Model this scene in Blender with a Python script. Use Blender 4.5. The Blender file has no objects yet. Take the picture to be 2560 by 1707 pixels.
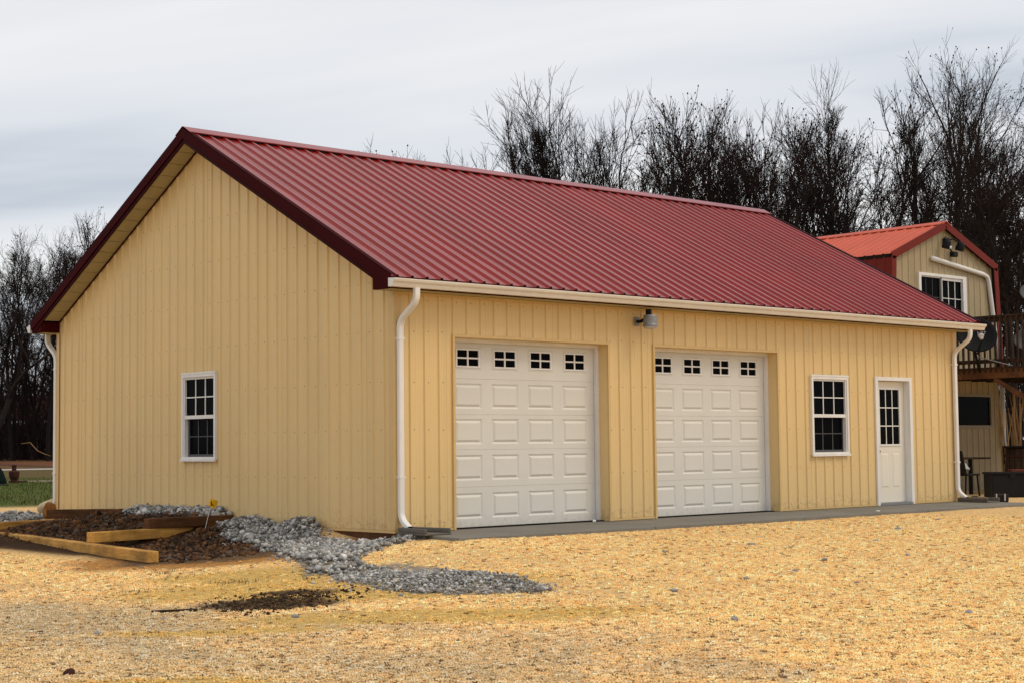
import bpy, bmesh, math, random
import numpy as np
from mathutils import Vector, Matrix, Quaternion

# ------------------------------------------------------------------ camera, world, sun, exposure
scene = bpy.context.scene
COL = scene.collection
cam_data = bpy.data.cameras.new("camera")
cam_data.sensor_fit = 'HORIZONTAL'
cam_data.sensor_width = 36.0
cam_data.lens = 36.0 * 4021.18 / 2560.0
cam_data.clip_start = 0.1
cam_data.clip_end = 6000.0
cam = bpy.data.objects.new("camera", cam_data)
COL.objects.link(cam)
cam.location = (-11.98987, -15.21034, 0.99948)
# camera axes (columns: right, up, backwards) from the fit to the photograph
cam.rotation_euler = Matrix(((0.73828175, -0.0355006, -0.67355755),
                             (-0.67440832, -0.054625, -0.7363352),
                             (-0.01065274, 0.99787565, -0.06427054))).to_euler()
scene.camera = cam

scene.view_settings.view_transform = 'Standard'
scene.view_settings.look = 'None'
scene.view_settings.gamma = 1.0
scene.view_settings.use_curve_mapping = False
scene.view_settings.exposure = 0.48

SUN_EL, SUN_AZ = math.radians(50), math.radians(146)      # azimuth clockwise from +Y
CLOUD_AT = (5.33, 0.3, 0.0)
world = bpy.data.worlds.new("World")
scene.world = world
world.use_nodes = True
def build_world():
    nt = world.node_tree; N = nt.nodes; K = nt.links; N.clear()
    out = N.new('ShaderNodeOutputWorld')
    sky = N.new('ShaderNodeTexSky'); sky.sky_type = 'NISHITA'; sky.sun_disc = False
    sky.sun_elevation = SUN_EL; sky.sun_rotation = SUN_AZ
    bg1 = N.new('ShaderNodeBackground'); bg1.inputs['Strength'].default_value = 0.09
    K.new(sky.outputs[0], bg1.inputs['Color'])
    tc = N.new('ShaderNodeTexCoord')
    sep = N.new('ShaderNodeSeparateXYZ'); K.new(tc.outputs['Generated'], sep.inputs[0])
    zc = N.new('ShaderNodeMath'); zc.operation = 'MAXIMUM'; zc.inputs[1].default_value = 0.0
    K.new(sep.outputs['Z'], zc.inputs[0])
    za = N.new('ShaderNodeMath'); za.operation = 'ADD'; za.inputs[1].default_value = 0.14
    K.new(zc.outputs[0], za.inputs[0])
    dx = N.new('ShaderNodeMath'); dx.operation = 'DIVIDE'; K.new(sep.outputs['X'], dx.inputs[0]); K.new(za.outputs[0], dx.inputs[1])
    dy = N.new('ShaderNodeMath'); dy.operation = 'DIVIDE'; K.new(sep.outputs['Y'], dy.inputs[0]); K.new(za.outputs[0], dy.inputs[1])
    cmb = N.new('ShaderNodeCombineXYZ'); K.new(dx.outputs[0], cmb.inputs[0]); K.new(dy.outputs[0], cmb.inputs[1])
    # cloud bands lie across the wind: turn first, then stretch
    rot = N.new('ShaderNodeMapping'); rot.inputs['Rotation'].default_value = (0, 0, math.radians(-47.5 + 7))
    K.new(cmb.outputs[0], rot.inputs['Vector'])
    mp = N.new('ShaderNodeMapping'); mp.inputs['Location'].default_value = CLOUD_AT
    mp.inputs['Scale'].default_value = (0.80, 0.30, 1)
    K.new(rot.outputs[0], mp.inputs['Vector'])
    n1 = N.new('ShaderNodeTexNoise'); n1.inputs['Scale'].default_value = 1.0; n1.inputs['Detail'].default_value = 5.0
    n1.inputs['Roughness'].default_value = 0.5; n1.inputs['Distortion'].default_value = 0.35
    K.new(mp.outputs[0], n1.inputs['Vector'])
    rp = N.new('ShaderNodeValToRGB'); cr = rp.color_ramp
    cr.elements[0].position = 0.34; cr.elements[0].color = (0.40, 0.45, 0.52, 1)
    cr.elements[1].position = 0.62; cr.elements[1].color = (0.835, 0.825, 0.815, 1)
    e = cr.elements.new(0.47); e.color = (0.665, 0.685, 0.72, 1)
    K.new(n1.outputs['Fac'], rp.inputs[0])
    bg2 = N.new('ShaderNodeBackground'); bg2.inputs['Strength'].default_value = 0.84
    K.new(rp.outputs[0], bg2.inputs['Color'])
    mix = N.new('ShaderNodeMixShader'); mix.inputs[0].default_value = 0.9
    K.new(bg1.outputs[0], mix.inputs[1]); K.new(bg2.outputs[0], mix.inputs[2])
    K.new(mix.outputs[0], out.inputs['Surface'])
build_world()

sun_data = bpy.data.lights.new("sun", 'SUN')
sun_data.energy = 0.85
sun_data.angle = math.radians(24)
sun_data.color = (1.0, 0.84, 0.61)
sun = bpy.data.objects.new("sun", sun_data)
COL.objects.link(sun)
sdir = Vector((math.sin(SUN_AZ) * math.cos(SUN_EL), math.cos(SUN_AZ) * math.cos(SUN_EL), math.sin(SUN_EL)))
sun.rotation_euler = sdir.to_track_quat('Z', 'Y').to_euler()
sun.location = (0, -10, 30)

# ------------------------------------------------------------------ helpers
rnd = random.Random(7)

def tag(o, label=None, cat=None, group=None, kind=None):
    if label: o['label'] = label
    if cat: o['category'] = cat
    if group: o['group'] = group
    if kind: o['kind'] = kind
    return o

def empty(name, loc=(0, 0, 0), label=None, cat=None, group=None, rz=0.0):
    o = bpy.data.objects.new(name, None)
    o.empty_display_size = 0.3
    COL.objects.link(o)
    o.location = loc
    o.rotation_euler = (0, 0, rz)
    o['loc0'] = list(loc)
    return tag(o, label, cat, group)

def base_of(parent):
    """sum of the unrotated locations above a part"""
    v = Vector((0, 0, 0))
    while parent is not None:
        v += parent.location
        parent = parent.parent
    return v

class MB:
    """collects verts and faces; build() links them as one mesh object"""
    def __init__(self, f=None):
        self.v = []; self.f = []; self.fn = f
    def add(self, verts, faces):
        b = len(self.v)
        if self.fn: verts = [self.fn(*q) for q in verts]
        self.v.extend([tuple(q) for q in verts])
        self.f.extend([tuple(i + b for i in f) for f in faces])
        return self
    def box(self, x0, x1, y0, y1, z0, z1):
        v = [(x0, y0, z0), (x1, y0, z0), (x1, y1, z0), (x0, y1, z0), (x0, y0, z1), (x1, y0, z1), (x1, y1, z1), (x0, y1, z1)]
        return self.add(v, [(0, 3, 2, 1), (4, 5, 6, 7), (0, 1, 5, 4), (1, 2, 6, 5), (2, 3, 7, 6), (3, 0, 4, 7)])
    def bar(self, a, b, w, h, up=(0, 0, 1)):
        """box beam from a to b, w across, h along 'up'"""
        a = Vector(a); b = Vector(b); d = (b - a).normalized(); up = Vector(up)
        s = d.cross(up)
        if s.length < 1e-4: s = d.cross(Vector((1, 0, 0)))
        s.normalize(); u = s.cross(d).normalized()
        q = []
        for c in (a, b):
            for i, j in ((-1, -1), (1, -1), (1, 1), (-1, 1)):
                q.append(c + s * (w / 2 * i) + u * (h / 2 * j))
        return self.add(q, [(3, 2, 1, 0), (4, 5, 6, 7), (0, 1, 5, 4), (1, 2, 6, 5), (2, 3, 7, 6), (3, 0, 4, 7)])
    def prism(self, poly, d):
        """poly: 3-D points of a flat outline, d: extrusion vector"""
        n = len(poly); d = Vector(d)
        v = [Vector(p) for p in poly] + [Vector(p) + d for p in poly]
        f = [tuple(range(n - 1, -1, -1)), tuple(range(n, 2 * n))]
        f += [(i, (i + 1) % n, n + (i + 1) % n, n + i) for i in range(n)]
        return self.add(v, f)
    def tube(self, pts, rad, n=8, cap=True, sx=1.0, sy=1.0, up=(0, 0, 1)):
        pts = [Vector(p) for p in pts]
        if not hasattr(rad, '__len__'): rad = [rad] * len(pts)
        v = []; f = []
        prev = None
        for i, p in enumerate(pts):
            t = (pts[min(i + 1, len(pts) - 1)] - pts[max(i - 1, 0)]).normalized()
            if prev is None:
                u = Vector(up) - t * t.dot(Vector(up))
                if u.length < 0.2: u = Vector((1, 0, 0)) - t * t.x
                if u.length < 0.2: u = Vector((0, 1, 0)) - t * t.y
            else:
                u = prev - t * t.dot(prev)
            u.normalize(); prev = u; w = t.cross(u)
            for k in range(n):
                a = 2 * math.pi * (k + 0.5) / n
                v.append(p + (u * (math.cos(a) * sx) + w * (math.sin(a) * sy)) * rad[i])
        for i in range(len(pts) - 1):
            for k in range(n):
                f.append((i * n + k, i * n + (k + 1) % n, (i + 1) * n + (k + 1) % n, (i + 1) * n + k))
        if cap:
            f.append(tuple(range(n - 1, -1, -1))); m = (len(pts) - 1) * n; f.append(tuple(range(m, m + n)))
        return self.add(v, f)
    def lathe(self, prof, c, axis=(0, 0, 1), n=20):
        """prof: (radius, height) along axis from c"""
        ax = Vector(axis).normalized(); u = ax.orthogonal().normalized(); w = ax.cross(u); c = Vector(c)
        v = []; f = []
        for r, h in prof:
            for k in range(n):
                a = 2 * math.pi * k / n
                v.append(c + ax * h + (u * math.cos(a) + w * math.sin(a)) * r)
        for i in range(len(prof) - 1):
            for k in range(n):
                f.append((i * n + k, i * n + (k + 1) % n, (i + 1) * n + (k + 1) % n, (i + 1) * n + k))
        f.append(tuple(range(n - 1, -1, -1))); m = (len(prof) - 1) * n; f.append(tuple(range(m, m + n)))
        return self.add(v, f)
    def mesh(self, name, mat, smooth=False, off=None):
        me = bpy.data.meshes.new(name)
        vs = self.v if off is None else [(a - off[0], b - off[1], c - off[2]) for a, b, c in self.v]
        me.from_pydata(vs, [], self.f)
        me.materials.append(mat)
        if smooth:
            me.polygons.foreach_set('use_smooth', [True] * len(me.polygons))
        me.update()
        return me
    def build(self, name, mat, parent=None, smooth=False, local=False, bevel=0.0, seg=2):
        off = None
        if parent is not None and not local: off = base_of(parent)
        me = self.mesh(name, mat, smooth, off)
        o = bpy.data.objects.new(name, me)
        COL.objects.link(o)
        if parent is not None: o.parent = parent
        if bevel > 0:
            m = o.modifiers.new('bevel', 'BEVEL'); m.width = bevel; m.segments = seg; m.limit_method = 'ANGLE'
        return o

def share(name, src, parent, loc=(0, 0, 0)):
    """another object on the same mesh data"""
    o = bpy.data.objects.new(name, src.data); COL.objects.link(o)
    o.parent = parent; o.location = loc
    for m in src.modifiers:
        n = o.modifiers.new(m.name, m.type); n.width = m.width; n.segments = m.segments; n.limit_method = m.limit_method
    return o

def copy_tree(o, parent=None):
    c = o.copy(); COL.objects.link(c); c.parent = parent
    for ch in list(o.children): copy_tree(ch, c)
    return c

# ------------------------------------------------------------------ materials
def mat(name, col, rough=0.5, spec=0.5, metal=0.0, noise=None, bump=None, streak=None, coat=0.0, vary=0.0, splash=None):
    """noise: (scale, amount) tone variation; bump: (scale, strength, distance); streak: (amount, scale) vertical stains"""
    m = bpy.data.materials.new(name); m.use_nodes = True
    nt = m.node_tree; N = nt.nodes; K = nt.links
    b = N['Principled BSDF']
    b.inputs['Base Color'].default_value = (*col, 1)
    b.inputs['Roughness'].default_value = rough
    b.inputs['Specular IOR Level'].default_value = spec
    b.inputs['Metallic'].default_value = metal
    b.inputs['Coat Weight'].default_value = coat
    tc = N.new('ShaderNodeTexCoord')
    src = None
    def mulmix(prev, fac_socket, dark, amount_range):
        mx = N.new('ShaderNodeMix'); mx.data_type = 'RGBA'; mx.blend_type = 'MULTIPLY'; mx.inputs[0].default_value = 1.0
        rp = N.new('ShaderNodeMapRange'); rp.inputs[1].default_value = 0.3; rp.inputs[2].default_value = 0.7
        rp.inputs[3].default_value = 1 - amount_range; rp.inputs[4].default_value = 1 + amount_range * dark
        K.new(fac_socket, rp.inputs[0])
        if prev is None: mx.inputs[6].default_value = (*col, 1)
        else: K.new(prev, mx.inputs[6])
        K.new(rp.outputs[0], mx.inputs[7])
        return mx.outputs[2]
    if noise:
        for sc, am in (noise if isinstance(noise, list) else [noise]):
            n = N.new('ShaderNodeTexNoise'); n.inputs['Scale'].default_value = sc; n.inputs['Detail'].default_value = 6
            n.inputs['Roughness'].default_value = 0.6
            K.new(tc.outputs['Object'], n.inputs['Vector'])
            src = mulmix(src, n.outputs['Fac'], 1.0, am)
    if streak:
        mp = N.new('ShaderNodeMapping'); mp.inputs['Scale'].default_value = (streak[1], streak[1], streak[1] * 0.05)
        K.new(tc.outputs['Object'], mp.inputs[0])
        n = N.new('ShaderNodeTexNoise'); n.inputs['Scale'].default_value = 1.0; n.inputs['Detail'].default_value = 5
        K.new(mp.outputs[0], n.inputs['Vector'])
        src = mulmix(src, n.outputs['Fac'], 0.6, streak[0])
    if src is not None: K.new(src, b.inputs['Base Color'])
    if bump:
        n = N.new('ShaderNodeTexNoise'); n.inputs['Scale'].default_value = bump[0]; n.inputs['Detail'].default_value = 6
        K.new(tc.outputs['Object'], n.inputs['Vector'])
        bp = N.new('ShaderNodeBump'); bp.inputs['Strength'].default_value = bump[1]; bp.inputs['Distance'].default_value = bump[2]
        K.new(n.outputs['Fac'], bp.inputs['Height'])
        K.new(bp.outputs[0], b.inputs['Normal'])
    if vary:
        # each sheet of metal has its own slight tone
        oi = N.new('ShaderNodeObjectInfo'); mr = N.new('ShaderNodeMapRange'); mr.inputs[3].default_value = 1 - vary; mr.inputs[4].default_value = 1 + vary
        K.new(oi.outputs['Random'], mr.inputs[0])
        mx = N.new('ShaderNodeMix'); mx.data_type = 'RGBA'; mx.blend_type = 'MULTIPLY'; mx.inputs[0].default_value = 1
        if src is None: mx.inputs[6].default_value = (*col, 1)
        else: K.new(src, mx.inputs[6])
        K.new(mr.outputs[0], mx.inputs[7]); src = mx.outputs[2]
    if splash:
        # mud thrown up by rain: ragged spots that thin out above splash[0] metres
        sp = N.new('ShaderNodeSeparateXYZ'); ge = N.new('ShaderNodeNewGeometry'); K.new(ge.outputs['Position'], sp.inputs[0])
        n = N.new('ShaderNodeTexNoise'); n.inputs['Scale'].default_value = 14; n.inputs['Detail'].default_value = 7; n.inputs['Roughness'].default_value = .75
        K.new(tc.outputs['Object'], n.inputs['Vector'])
        hz = N.new('ShaderNodeMapRange'); hz.inputs[1].default_value = -.05; hz.inputs[2].default_value = splash[0]; hz.inputs[3].default_value = .62; hz.inputs[4].default_value = .30
        K.new(sp.outputs['Z'], hz.inputs[0])
        su = N.new('ShaderNodeMath'); su.operation = 'SUBTRACT'; K.new(hz.outputs[0], su.inputs[0]); K.new(n.outputs['Fac'], su.inputs[1])
        cl = N.new('ShaderNodeMapRange'); cl.inputs[1].default_value = 0; cl.inputs[2].default_value = .2; cl.inputs[4].default_value = splash[1]; K.new(su.outputs[0], cl.inputs[0])
        mx = N.new('ShaderNodeMix'); mx.data_type = 'RGBA'; mx.inputs[7].default_value = (.30, .17, .07, 1)
        if src is None: mx.inputs[6].default_value = (*col, 1)
        else: K.new(src, mx.inputs[6])
        K.new(cl.outputs[0], mx.inputs[0]); src = mx.outputs[2]
    if src is not None: K.new(src, b.inputs['Base Color'])
    return m

def wood(name, c1, c2, axis_scale=(1.2, 14, 14), rough=0.8, bump=0.35):
    m = bpy.data.materials.new(name); m.use_nodes = True
    N = m.node_tree.nodes; K = m.node_tree.links; b = N['Principled BSDF']
    tc = N.new('ShaderNodeTexCoord'); mp = N.new('ShaderNodeMapping'); mp.inputs['Scale'].default_value = axis_scale
    K.new(tc.outputs['Object'], mp.inputs[0])
    n = N.new('ShaderNodeTexNoise'); n.inputs['Scale'].default_value = 2.2; n.inputs['Detail'].default_value = 8
    n.inputs['Roughness'].default_value = 0.65; n.inputs['Distortion'].default_value = 0.6
    K.new(mp.outputs[0], n.inputs['Vector'])
    rp = N.new('ShaderNodeValToRGB'); rp.color_ramp.elements[0].position = 0.32; rp.color_ramp.elements[1].position = 0.68
    rp.color_ramp.elements[0].color = (*c1, 1); rp.color_ramp.elements[1].color = (*c2, 1)
    K.new(n.outputs['Fac'], rp.inputs[0])
    # knots and dirt
    n2 = N.new('ShaderNodeTexNoise'); n2.inputs['Scale'].default_value = 3.0; n2.inputs['Detail'].default_value = 4
    K.new(tc.outputs['Object'], n2.inputs['Vector'])
    r2 = N.new('ShaderNodeMapRange'); r2.inputs[1].default_value = 0.35; r2.inputs[2].default_value = 0.6
    r2.inputs[3].default_value = 0.55; r2.inputs[4].default_value = 1.0
    K.new(n2.outputs['Fac'], r2.inputs[0])
    mx = N.new('ShaderNodeMix'); mx.data_type = 'RGBA'; mx.blend_type = 'MULTIPLY'; mx.inputs[0].default_value = 1
    K.new(rp.outputs[0], mx.inputs[6]); K.new(r2.outputs[0], mx.inputs[7]); K.new(mx.outputs[2], b.inputs['Base Color'])
    bp = N.new('ShaderNodeBump'); bp.inputs['Strength'].default_value = bump; bp.inputs['Distance'].default_value = 0.01
    K.new(n.outputs['Fac'], bp.inputs['Height']); K.new(bp.outputs[0], b.inputs['Normal'])
    b.inputs['Roughness'].default_value = rough
    b.inputs['Specular IOR Level'].default_value = 0.25
    return m

M = {}
M['wall'] = mat('tan_painted_steel', (0.755, 0.548, 0.258), 0.42, 0.35, vary=0.025, splash=(0.45, 0.40), noise=[(0.6, 0.035), (9.0, 0.015)], streak=(0.03, 5.0), bump=(1.3, 0.12, 0.02))
M['wall_trim'] = mat('tan_trim', (0.66, 0.455, 0.195), 0.42, 0.4, noise=(3.0, 0.05))
M['roof'] = mat('red_roof_steel', (0.26, 0.012, 0.008), 0.25, 0.55, vary=0.07, streak=(0.05, 3.0), noise=[(0.8, 0.10), (14.0, 0.05)], bump=(1.6, 0.08, 0.02), coat=0.08)
M['roof'].node_tree.nodes['Principled BSDF'].inputs['Specular Tint'].default_value = (1.0, 0.74, 0.68, 1)
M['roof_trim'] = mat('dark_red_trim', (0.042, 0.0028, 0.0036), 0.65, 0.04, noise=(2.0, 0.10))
M['soffit'] = mat('soffit_vinyl', (0.40, 0.335, 0.19), 0.6, 0.3, noise=(4.0, 0.06))
M['white'] = mat('white_paint', (0.80, 0.78, 0.75), 0.4, 0.45, noise=(2.5, 0.05), streak=(0.05, 6.0))
M['gutter'] = mat('gutter_aluminium', (0.76, 0.70, 0.62), 0.38, 0.45, noise=(2.0, 0.04), streak=(0.05, 9.0))
M['door'] = mat('white_steel_door', (0.715, 0.70, 0.65), 0.5, 0.35, vary=0.012, splash=(0.30, 0.22), noise=[(1.2, 0.04), (60, 0.02)], bump=(90, 0.06, 0.003))
M['cream'] = mat('cream_door', (0.80, 0.75, 0.64), 0.45, 0.4, noise=(1.5, 0.03))
M['glass'] = mat('dark_window_glass', (0.003, 0.003, 0.004), 0.10, 0.012)
M['screen'] = mat('insect_screen', (0.006, 0.006, 0.007), 0.7, 0.1)
M['muntin_dim'] = mat('muntin_behind_screen', (0.09, 0.09, 0.095), 0.6, 0.2)
M['black'] = mat('black_plastic', (0.008, 0.008, 0.009), 0.6, 0.2, noise=(8, 0.2))
M['dark_void'] = mat('dark_interior', (0.02, 0.018, 0.016), 0.95, 0.05)
M['rubber'] = mat('black_rubber', (0.012, 0.012, 0.012), 0.8, 0.2)
M['galv'] = mat('galvanised_steel', (0.24, 0.245, 0.25), 0.5, 0.4, metal=0.3, noise=(18, 0.15))
M['screw'] = mat('screw_head', (0.16, 0.10, 0.055), 0.5, 0.4)
M['roof_screw'] = mat('roof_screw_head', (0.07, 0.015, 0.015), 0.5, 0.4)
M['concrete'] = mat('concrete_apron', (0.20, 0.19, 0.165), 0.9, 0.2, noise=[(1.1, 0.16), (22, 0.10)], bump=(120, 0.25, 0.004))
M['timber'] = wood('new_treated_timber', (0.50, 0.235, 0.045), (0.74, 0.42, 0.11))
M['timber_dark'] = wood('wet_treated_timber', (0.075, 0.028, 0.009), (0.17, 0.072, 0.022))
M['deck'] = wood('weathered_deck_wood', (0.028, 0.015, 0.009), (0.075, 0.040, 0.022))
M['deck_red'] = wood('stained_deck_beam', (0.10, 0.040, 0.016), (0.20, 0.085, 0.035))
M['red2'] = mat('bright_red_roof_steel', (0.55, 0.085, 0.034), 0.45, 0.18, noise=(1.2, 0.10))
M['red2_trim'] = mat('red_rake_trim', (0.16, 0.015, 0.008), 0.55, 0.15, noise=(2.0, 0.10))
M['wall2'] = mat('beige_painted_steel', (0.41, 0.325, 0.195), 0.5, 0.25, noise=[(0.8, 0.10), (7.0, 0.05)], streak=(0.10, 4.0))
M['dish'] = mat('dark_grey_dish', (0.0075, 0.008, 0.009), 0.7, 0.12, noise=(4, 0.15))
M['dish_grey'] = mat('grey_dish', (0.075, 0.078, 0.085), 0.6, 0.2, noise=(4, 0.1))
M['print_white'] = mat('pale_print', (0.42, 0.42, 0.44), 0.6, 0.2)
M['print_red'] = mat('red_print', (0.42, 0.07, 0.08), 0.6, 0.2)
M['bark'] = mat('grey_brown_bark', (0.026, 0.020, 0.017), 0.95, 0.1, noise=[(3, 0.3), (30, 0.3)])
M['bark_dark'] = mat('dark_bark', (0.020, 0.015, 0.013), 0.95, 0.1, noise=[(3, 0.3), (30, 0.3)])
M['twig'] = mat('bare_twigs', (0.022, 0.016, 0.014), 0.95, 0.08, noise=(1.5, 0.3))
M['twig_dark'] = mat('dark_twigs', (0.026, 0.017, 0.015), 0.95, 0.06, noise=(1.5, 0.3))
M['bud'] = mat('red_buds', (0.040, 0.012, 0.011), 0.9, 0.1)
M['stalk'] = mat('dry_stalks', (0.36, 0.22, 0.10), 0.9, 0.1, noise=(3, 0.3))
M['green_tarp'] = mat('dark_green_cover', (0.004, 0.011, 0.009), 0.85, 0.03, noise=(3, 0.25), bump=(4, 0.4, 0.03))
M['rust'] = mat('rusty_iron', (0.055, 0.018, 0.014), 0.85, 0.2, noise=(20, 0.3))
M['house_wall'] = mat('pale_house_wall', (0.34, 0.30, 0.25), 0.9, 0.1, noise=(0.6, 0.1))
M['house_roof'] = mat('brown_house_roof', (0.10, 0.045, 0.036), 0.9, 0.1, noise=(0.8, 0.2))
M['yellow'] = mat('yellow_flag_vinyl', (0.80, 0.42, 0.008), 0.5, 0.3)
M['plank'] = mat('pale_plank', (0.45, 0.38, 0.28), 0.85, 0.2, noise=(5, 0.2))
M['pale_plastic'] = mat('pale_plastic', (0.52, 0.48, 0.48), 0.55, 0.3)
M['red_brick'] = mat('red_lid', (0.16, 0.045, 0.030), 0.85, 0.2, noise=(12, 0.2))

# ------------------------------------------------------------------ ground
def vnoise(x, y, seed=0):
    xi = np.floor(x).astype(np.int64); yi = np.floor(y).astype(np.int64)
    fx = x - xi; fy = y - yi
    fx = fx * fx * (3 - 2 * fx); fy = fy * fy * (3 - 2 * fy)
    def h(a, b):
        n = (a * 374761393 + b * 668265263 + seed * 1442695041) & 0x7fffffff
        n = ((n ^ (n >> 13)) * 1274126177) & 0x7fffffff
        n = n ^ (n >> 16)
        return (n & 0xffff) / 65535.0
    a = h(xi, yi); b = h(xi + 1, yi); c = h(xi, yi + 1); d = h(xi + 1, yi + 1)
    return (a * (1 - fx) + b * fx) * (1 - fy) + (c * (1 - fx) + d * fx) * fy

def fbm(x, y, seed=0, oct=4):
    s = 0; a = 0.5; t = 0
    for k in range(oct):
        s = s + a * vnoise(x * 2 ** k + 17.3 * k, y * 2 ** k - 9.1 * k, seed + k); t += a; a *= 0.5
    return s / t

def sst(a, b, x):
    t = np.clip((x - a) / (b - a), 0, 1)
    return t * t * (3 - 2 * t)

def gauss(x, y, cx, cy, ra, rb):
    """soft patch: ra across the view of the yard's long side, rb along it"""
    a = (x - cx) * 0.738 - (y - cy) * 0.674
    b = (x - cx) * 0.674 + (y - cy) * 0.738
    return np.exp(-(a / ra) ** 2 - (b / rb) ** 2)

def height(x, y):
    x = np.asarray(x, float); y = np.asarray(y, float)
    dx = np.maximum(0, -x) / 3.2; dy = np.maximum(0, -1.42 - y) / 6.0
    h = -.075 - .38 * (1 - np.exp(-np.hypot(dx, dy)))
    r = np.hypot(x + 12, y + 15.2)
    h = h + .62 * sst(30, 105, r) * sst(6, 20, y)
    out = (x < 0.02)
    wx = np.exp(-(np.minimum(x, 0) / .55) ** 2)
    heap = .17 * np.exp(-((y - 1.75) / .45) ** 2) + .12 * np.exp(-((y - 2.9) / .45) ** 2) + .07 * sst(3.2, 3.8, y) * (1 - sst(6.2, 7.2, y))
    dip = -.07 * np.exp(-((y - .35) / .5) ** 2)
    h = h + wx * (heap + dip) * out
    bed = sst(3.3, 3.7, y) * (1 - sst(6.9, 7.4, y)) * sst(-2.45, -1.1, x) * out
    h = h + bed * (.15 + .14 * (fbm(x * 2.2, y * 2.2, 5) - .5))
    h = h + .12 * np.exp(-((x + .75) / .5) ** 2 - ((y - 2.75) / .45) ** 2) * out
    # low bank where the orange gravel ends against the grey stones
    h = h + .07 * gauss(x, y, -.9, -2.0, 1.6, .8) + .05 * gauss(x, y, -2.3, -3.6, 1.8, .45)
    h = h + .03 * gauss(x, y, -3.9, -3.2, .8, .5)
    near = 1 - sst(25, 60, r)
    yard = (1 - sst(-1.45, -.6, y) * sst(-.3, .3, x))
    h = h + near * yard * (.030 * (fbm(x * .55, y * .55, 11) - .5) + .022 * (fbm(x * 2.6, y * 2.6, 3) - .5) + .010 * (fbm(x * 7, y * 7, 8) - .5))
    h = h + .12 * sst(30, 60, r) * (fbm(x * .12, y * .12, 2) - .5)
    return h

def lerp(c, k, col):
    return c * (1 - k[..., None]) + np.array(col) * k[..., None]

def zone_colour(x, y):
    """what the ground is made of at x, y: its own colour, and how pebbly it is"""
    r = np.hypot(x + 12, y + 15.2)
    n1 = fbm(x * .5, y * .5, 21); n2 = fbm(x * 1.7, y * 1.7, 31); n3 = fbm(x * 5, y * 5, 41)
    jit = (n2 - .5) * .9 + (n3 - .5) * .35
    c = np.zeros(x.shape + (3,)) + np.array((.84, .55, .235))
    c = c * (1 + .14 * (n2 - .5)[..., None] + .10 * (n3 - .5)[..., None])
    peb = np.ones(x.shape)
    # greyer fine gravel at the left and near the camera
    left = sst(-3.6, -6.2, x + jit * 1.6) * .75
    c = lerp(c, left, (.54, .405, .22))
    c = lerp(c, sst(.56, .68, n1 + .25 * (n3 - .5)) * .45 * sst(-2.0, -4.5, x), (.40, .325, .215))
    # bare yellow sand
    s = np.maximum.reduce([gauss(x, y, -3.1, -3.0, 2.3, 1.1), gauss(x, y, -3.6, -5.3, 2.2, .55) * .9, gauss(x, y, -2.9, -1.3, 1.2, .7),
                           gauss(x, y, -5.4, -4.6, 1.2, .28) * .8, gauss(x, y, -6.9, -6.5, .8, .2) * .9])
    s = sst(.30, .62, s + jit * .34)
    c = lerp(c, s * .85, (.66, .43, .125)); peb = peb * (1 - .70 * s)
    # clay and dark soil round the timber bed
    d0 = gauss(x, y, -1.9, .9, 1.9, 1.25)
    k = sst(.30, .55, d0 + jit * .30); c = lerp(c, k * .9, (.44, .205, .052)); peb = peb * (1 - .85 * k)
    k = sst(.60, .84, d0 + jit * .42); c = lerp(c, k * .92, (.125, .078, .045))
    bed = sst(-2.75, -2.5, x) * sst(1.2, 1.9, y + jit * .5) * (1 - sst(7.0, 7.8, y)) * (x < .05)
    c = lerp(c, bed, (.055, .028, .014)); peb = peb * (1 - bed)
    c = lerp(c, bed * sst(.52, .68, n2), (.12, .050, .018))
    dip = np.exp(-((y - .35) / .55) ** 2) * np.exp(-(np.minimum(x, 0) / .35) ** 2) * (x < .05)
    c = lerp(c, sst(.3, .6, dip), (.30, .125, .030)); peb = peb * (1 - sst(.3, .6, dip))
    # mulch patch with weeds
    m = sst(.36, .52, np.maximum(gauss(x, y, -4.15, -3.5, .72, .34), .8 * gauss(x, y, -3.65, -3.1, .5, .25)) + jit * .45)
    c = lerp(c, m * .95, (.085, .048, .024)); peb = peb * (1 - .6 * m)
    # lawn, path edge, leaf litter and wood floor behind the garage
    back = sst(10.8, 12.2, y + jit * .8 - .25 * np.minimum(x, 0))
    g = back * sst(31.5, 33.5, r + jit * 1.5)
    c = lerp(c, g, (.085, .115, .022)); peb = peb * (1 - g)
    c = lerp(c, g * sst(.45, .62, n1 + .5 * (n3 - .5)) * .7, (.115, .110, .032))
    o = g * sst(50, 57, r + jit * 6)
    c = lerp(c, o, (.13, .095, .035))
    lf = g * sst(69, 71, r + jit * 3)
    c = lerp(c, lf, (.17, .075, .032))
    c = lerp(c, lf * sst(.45, .6, n2), (.085, .038, .020))
    wf = g * sst(88, 97, r)
    c = lerp(c, wf, (.030, .020, .013))
    return c, peb

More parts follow.
